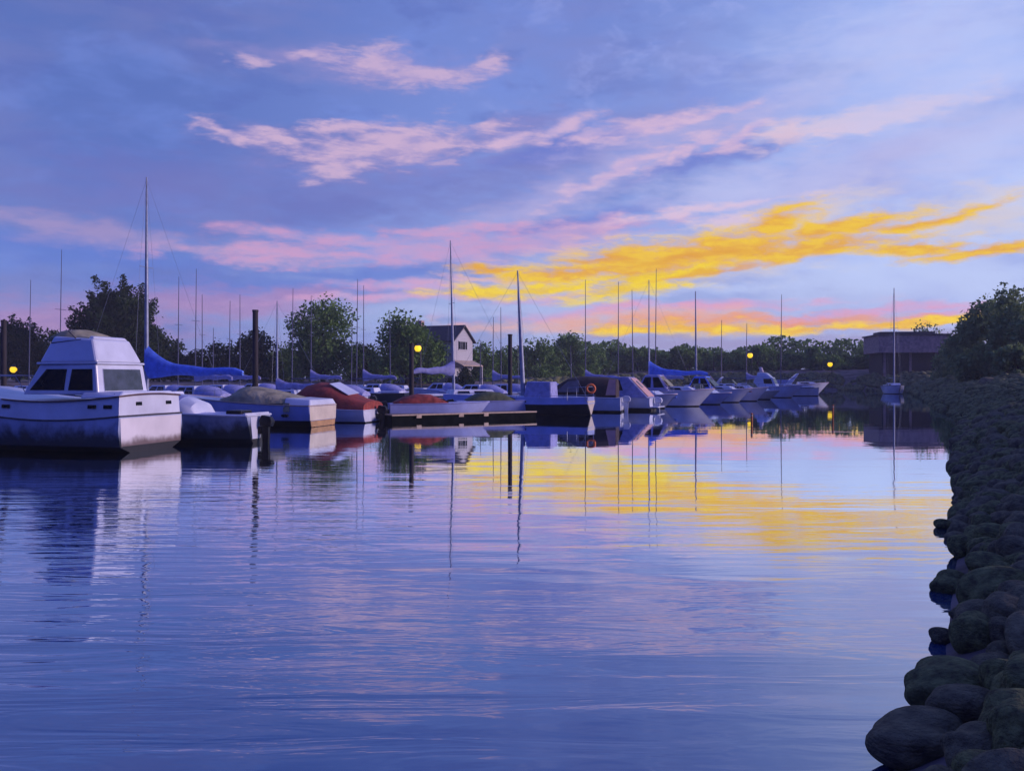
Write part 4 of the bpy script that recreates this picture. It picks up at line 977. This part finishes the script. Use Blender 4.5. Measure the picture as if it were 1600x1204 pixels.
base = mix(mapr(az, -.42, .02), left, midc); base = mix(mapr(az, .05, .50), base, right)
# behind the viewer and to the sides the dusk is plain blue
back = ramp(e01, [(0,(34,58,172)),(.3,(34,60,180)),(1,(54,82,184))]); 
f_ = mapr(sep.outputs['Y'], .55, .0); base = mix(f_, base, back)
# soft mottling of thin cloud
n1 = noise(ae, 5.5, 15, 4, -12, .2, .55, 4.4); base = mix(math_('MULTIPLY', mapr(n1.outputs['Fac'], .42, .68), .30), base, lin((136,134,190)))
n2 = noise(ae, 9, 20, 4, -8, .2, .6, 8.8); base = mix(math_('MULTIPLY', mapr(n2.outputs['Fac'], .46, .70), .34), base, lin((120,146,226)))
n3 = noise(ae, 14, 26, 5, 20, .25, .62, 3.3); base = mix(math_('MULTIPLY', math_('MULTIPLY', mapr(n3.outputs['Fac'], .52, .66), .45), mapr(az, -.25, .25)), base, lin((158,170,232)))
n4 = noise(ae, 9, 24, 4, -15, .2, .6, 13.3); base = mix(math_('MULTIPLY', math_('MULTIPLY', mapr(n4.outputs['Fac'], .50, .66), mapr(az, .45, -.1)), .40), base, lin((88,106,182)))

prev = [None]
def cloud(cur, blobs, col, opac=.9, hard=.5, amp=1.0, col2=None, nz=None):
    global wv
    d = None
    if prev[0] is not None:      # a nudge of 1e-7 from the layer before makes Cycles evaluate the layers one after another
        wv = vmath('ADD', wv, vmath('MULTIPLY', prev[0], (1e-7,1e-7,0)).outputs[0]).outputs[0]
    for (x, y, rx, ry, rot) in blobs:
        a, e = azel(x, y); n = N.new('ShaderNodeMapping'); n.vector_type = 'TEXTURE'
        n.inputs['Location'].default_value = (a, e, 0); n.inputs['Rotation'].default_value = (0,0,R(rot)); n.inputs['Scale'].default_value = (rx/F, ry/F, 1)
        Lk.new(wv, n.inputs[0]); l = N.new('ShaderNodeVectorMath'); l.operation = 'LENGTH'; Lk.new(n.outputs[0], l.inputs[0]); v = l.outputs['Value']
        d = v if d is None else math_('MINIMUM', d, v)
    nn = (nz or edge).outputs['Fac']
    s = math_('ADD', d, math_('MULTIPLY', math_('SUBTRACT', nn, .5), -2.0*amp))
    s = math_('ADD', s, math_('MULTIPLY', math_('SUBTRACT', edge2.outputs['Fac'], .5), -1.0*amp))
    m = mapr(s, 1+hard*.5, 1-hard)
    m = math_('MULTIPLY', m, opac); prev[0] = m
    if f_: m = math_('MULTIPLY', m, mapr(sep.outputs['Y'], .0, .2))
    c = lin(col) if col2 is None else mix(mapr(edge.outputs['Fac'], .62, .40), lin(col), lin(col2))
    return mix(m, cur, c)
s = base
s = cloud(s, [(560,300,420,70,4),(820,260,260,40,12),(250,290,260,50,0)], (112,112,182), .55, 1.1)
s = cloud(s, [(120,388,210,22,-6),(420,452,260,18,0),(600,435,150,14,0)], (98,124,206), .75, .8)
s = cloud(s, [(900,230,160,22,10),(1080,255,140,14,18),(1180,235,80,14,12),(980,335,140,12,8),(860,350,120,10,4)], (108,124,204), .75, .7)
s = cloud(s, [(980,262,170,30,20),(860,315,160,24,12),(1280,290,260,44,6),(1420,240,180,30,10),(1100,200,200,30,12)], (180,174,222), .7, 1.1)
s = cloud(s, [(600,108,150,24,2),(400,222,110,16,-6),(600,235,170,36,4),(760,205,160,24,10),(480,85,120,14,0)], (150,140,198), .6, 1.1)
# rose clouds
pk = (208,178,208); pk2 = (180,160,204)
s = cloud(s, [(590,97,68,22,-4),(665,116,75,17,4),(735,100,52,13,18),(490,84,32,7,0),(390,88,40,7,0)], pk, .75, .9, col2=pk2, amp=1.3)
s = cloud(s, [(335,212,48,12,-14),(405,222,65,13,-4),(560,232,105,30,4),(645,224,118,30,6),(540,258,72,13,12),(530,196,75,12,8),(748,184,30,9,8)], pk, .85, .85, col2=pk2, amp=1.35)
s = cloud(s, [(790,212,75,16,10),(880,198,66,16,16),(948,206,55,15,16),(1030,196,85,17,12),(1100,182,70,8,16),(1150,216,60,12,22),(1070,238,80,11,26),(960,275,110,12,24)], (216,184,212), .8, .8, col2=(198,174,214))
s = cloud(s, [(1240,206,58,18,10),(1310,196,110,18,8),(1410,182,120,16,8)], (224,196,212), .85, .7, col2=(212,196,220))
s = cloud(s, [(1480,150,150,40,12),(1560,240,140,60,5),(1420,60,200,70,10),(1180,300,200,40,4)], (190,198,242), .6, 1.2)
s = cloud(s, [(1480,440,220,40,2),(1330,440,140,24,0),(1120,455,120,10,2)], (190,204,246), .7, 1.0)
# long rose bands over the horizon
s = cloud(s, [(60,338,120,18,-8),(190,365,170,18,-8),(320,392,260,16,-3)], (166,148,196), .75, 1.0)
s = cloud(s, [(480,402,210,17,0),(430,416,100,8,0),(640,394,190,24,0),(560,378,170,16,-6),(800,376,180,26,2),(930,360,160,17,5),(720,352,130,12,3)], (206,158,200), .82, .8, col2=(190,160,206))
s = cloud(s, [(1110,330,170,9,6),(1150,350,90,10,3)], (224,196,218), .75, .8)
s = cloud(s, [(110,495,200,32,0),(330,474,180,26,0),(480,468,110,14,0)], (168,132,184), .75, .9, col2=(184,140,186))
s = cloud(s, [(640,452,110,9,0),(600,470,130,7,2),(700,466,100,8,2),(860,462,110,9,6),(900,492,190,12,2),(740,438,60,5,0)], (212,160,202), .85, .8, col2=(200,168,212))
s = cloud(s, [(830,482,120,9,0),(720,490,130,8,0),(1000,470,120,5,5)], (176,186,232), .75, .8)
s = cloud(s, [(1110,482,190,10,1),(1330,493,150,8,3),(1440,498,60,6,6)], (222,160,200), .85, .8, col2=(214,168,210))
s = cloud(s, [(880,512,150,15,0),(760,512,90,10,0),(1050,500,160,16,2)], (232,178,166), .8, .9)
# gold
s = cloud(s, [(1080,402,270,40,5),(900,436,200,26,3),(1240,352,130,28,17),(1450,350,170,30,6)], (222,204,196), .7, 1.0)
gold = (240,196,44); gold2 = (230,168,50)
s = cloud(s, [(1010,412,170,30,5),(890,428,130,14,2),(1150,388,140,25,4),(1225,352,70,18,22),(1330,358,110,16,8),(1440,350,110,9,8),(1290,390,150,15,3),(1440,388,80,10,2),(1560,382,100,9,8),(760,421,80,7,0)], gold, .96, .65, col2=gold2, amp=1.15)
s = cloud(s, [(970,455,100,18,2),(745,459,105,11,2),(860,447,120,11,3),(1000,434,100,9,4)], (246,214,44), .96, .65, col2=(234,194,52), amp=1.1)
s = cloud(s, [(1090,402,90,6,5),(1120,424,90,5,8),(930,408,60,5,2)], (222,152,60), .6, .8)
s = cloud(s, [(1100,508,190,12,2),(1250,505,170,8,0)], (240,156,104), .85, .9)
s = cloud(s, [(1110,517,130,12,0),(1240,516,160,8,0),(1000,522,90,8,0),(1390,511,110,7,3)], (254,214,40), .97, .6, col2=(244,186,48))
s = cloud(s, [(1200,536,420,10,0),(1420,530,120,8,0)], (160,152,198), .8, .7)
nis = N.new('ShaderNodeTexSky'); nis.sky_type = 'NISHITA'; nis.sun_disc = False; nis.sun_elevation = R(9); nis.sun_rotation = R(96); nis.altitude = 0
nv = N.new('ShaderNodeVectorMath'); nv.operation = 'SCALE'; nv.inputs['Scale'].default_value = .0015; Lk.new(nis.outputs[0], nv.inputs[0])
sm = N.new('ShaderNodeVectorMath'); sm.operation = 'ADD'; Lk.new(s, sm.inputs[0]); Lk.new(nv.outputs[0], sm.inputs[1])
Lk.new(sm.outputs[0], bgn.inputs[0]); bgn.inputs[1].default_value = 1.04
world.cycles.sampling_method = 'MANUAL'; world.cycles.sample_map_resolution = 512

sun = bpy.data.lights.new('Sun', 'SUN'); sun.energy = 2.9; sun.angle = R(12); sun.color = (1,.76,.80)
so = bpy.data.objects.new('Sun', sun); C.objects.link(so)
d = Vector((math.sin(R(96))*math.cos(R(12)), math.cos(R(96))*math.cos(R(12)), math.sin(R(12)))); so.rotation_euler = d.to_track_quat('Z', 'Y').to_euler(); so.location = (60,20,30)

cam = bpy.data.cameras.new('Camera'); cam.sensor_width = 36; cam.lens = 36*F/1600; cam.shift_y = -12/1600; cam.clip_end = 8000; cam.clip_start = .1
co = bpy.data.objects.new('Camera', cam); C.objects.link(co); co.location = (0,0,H); co.rotation_euler = (R(90),0,0); scene.camera = co
scene.view_settings.view_transform = 'Standard'; scene.view_settings.look = 'None'; scene.view_settings.exposure = 0; scene.view_settings.gamma = 1
scene.cycles.use_denoising = True; scene.cycles.max_bounces = 6; scene.cycles.glossy_bounces = 3; scene.cycles.diffuse_bounces = 2
scene.cycles.caustics_reflective = False; scene.cycles.caustics_refractive = False
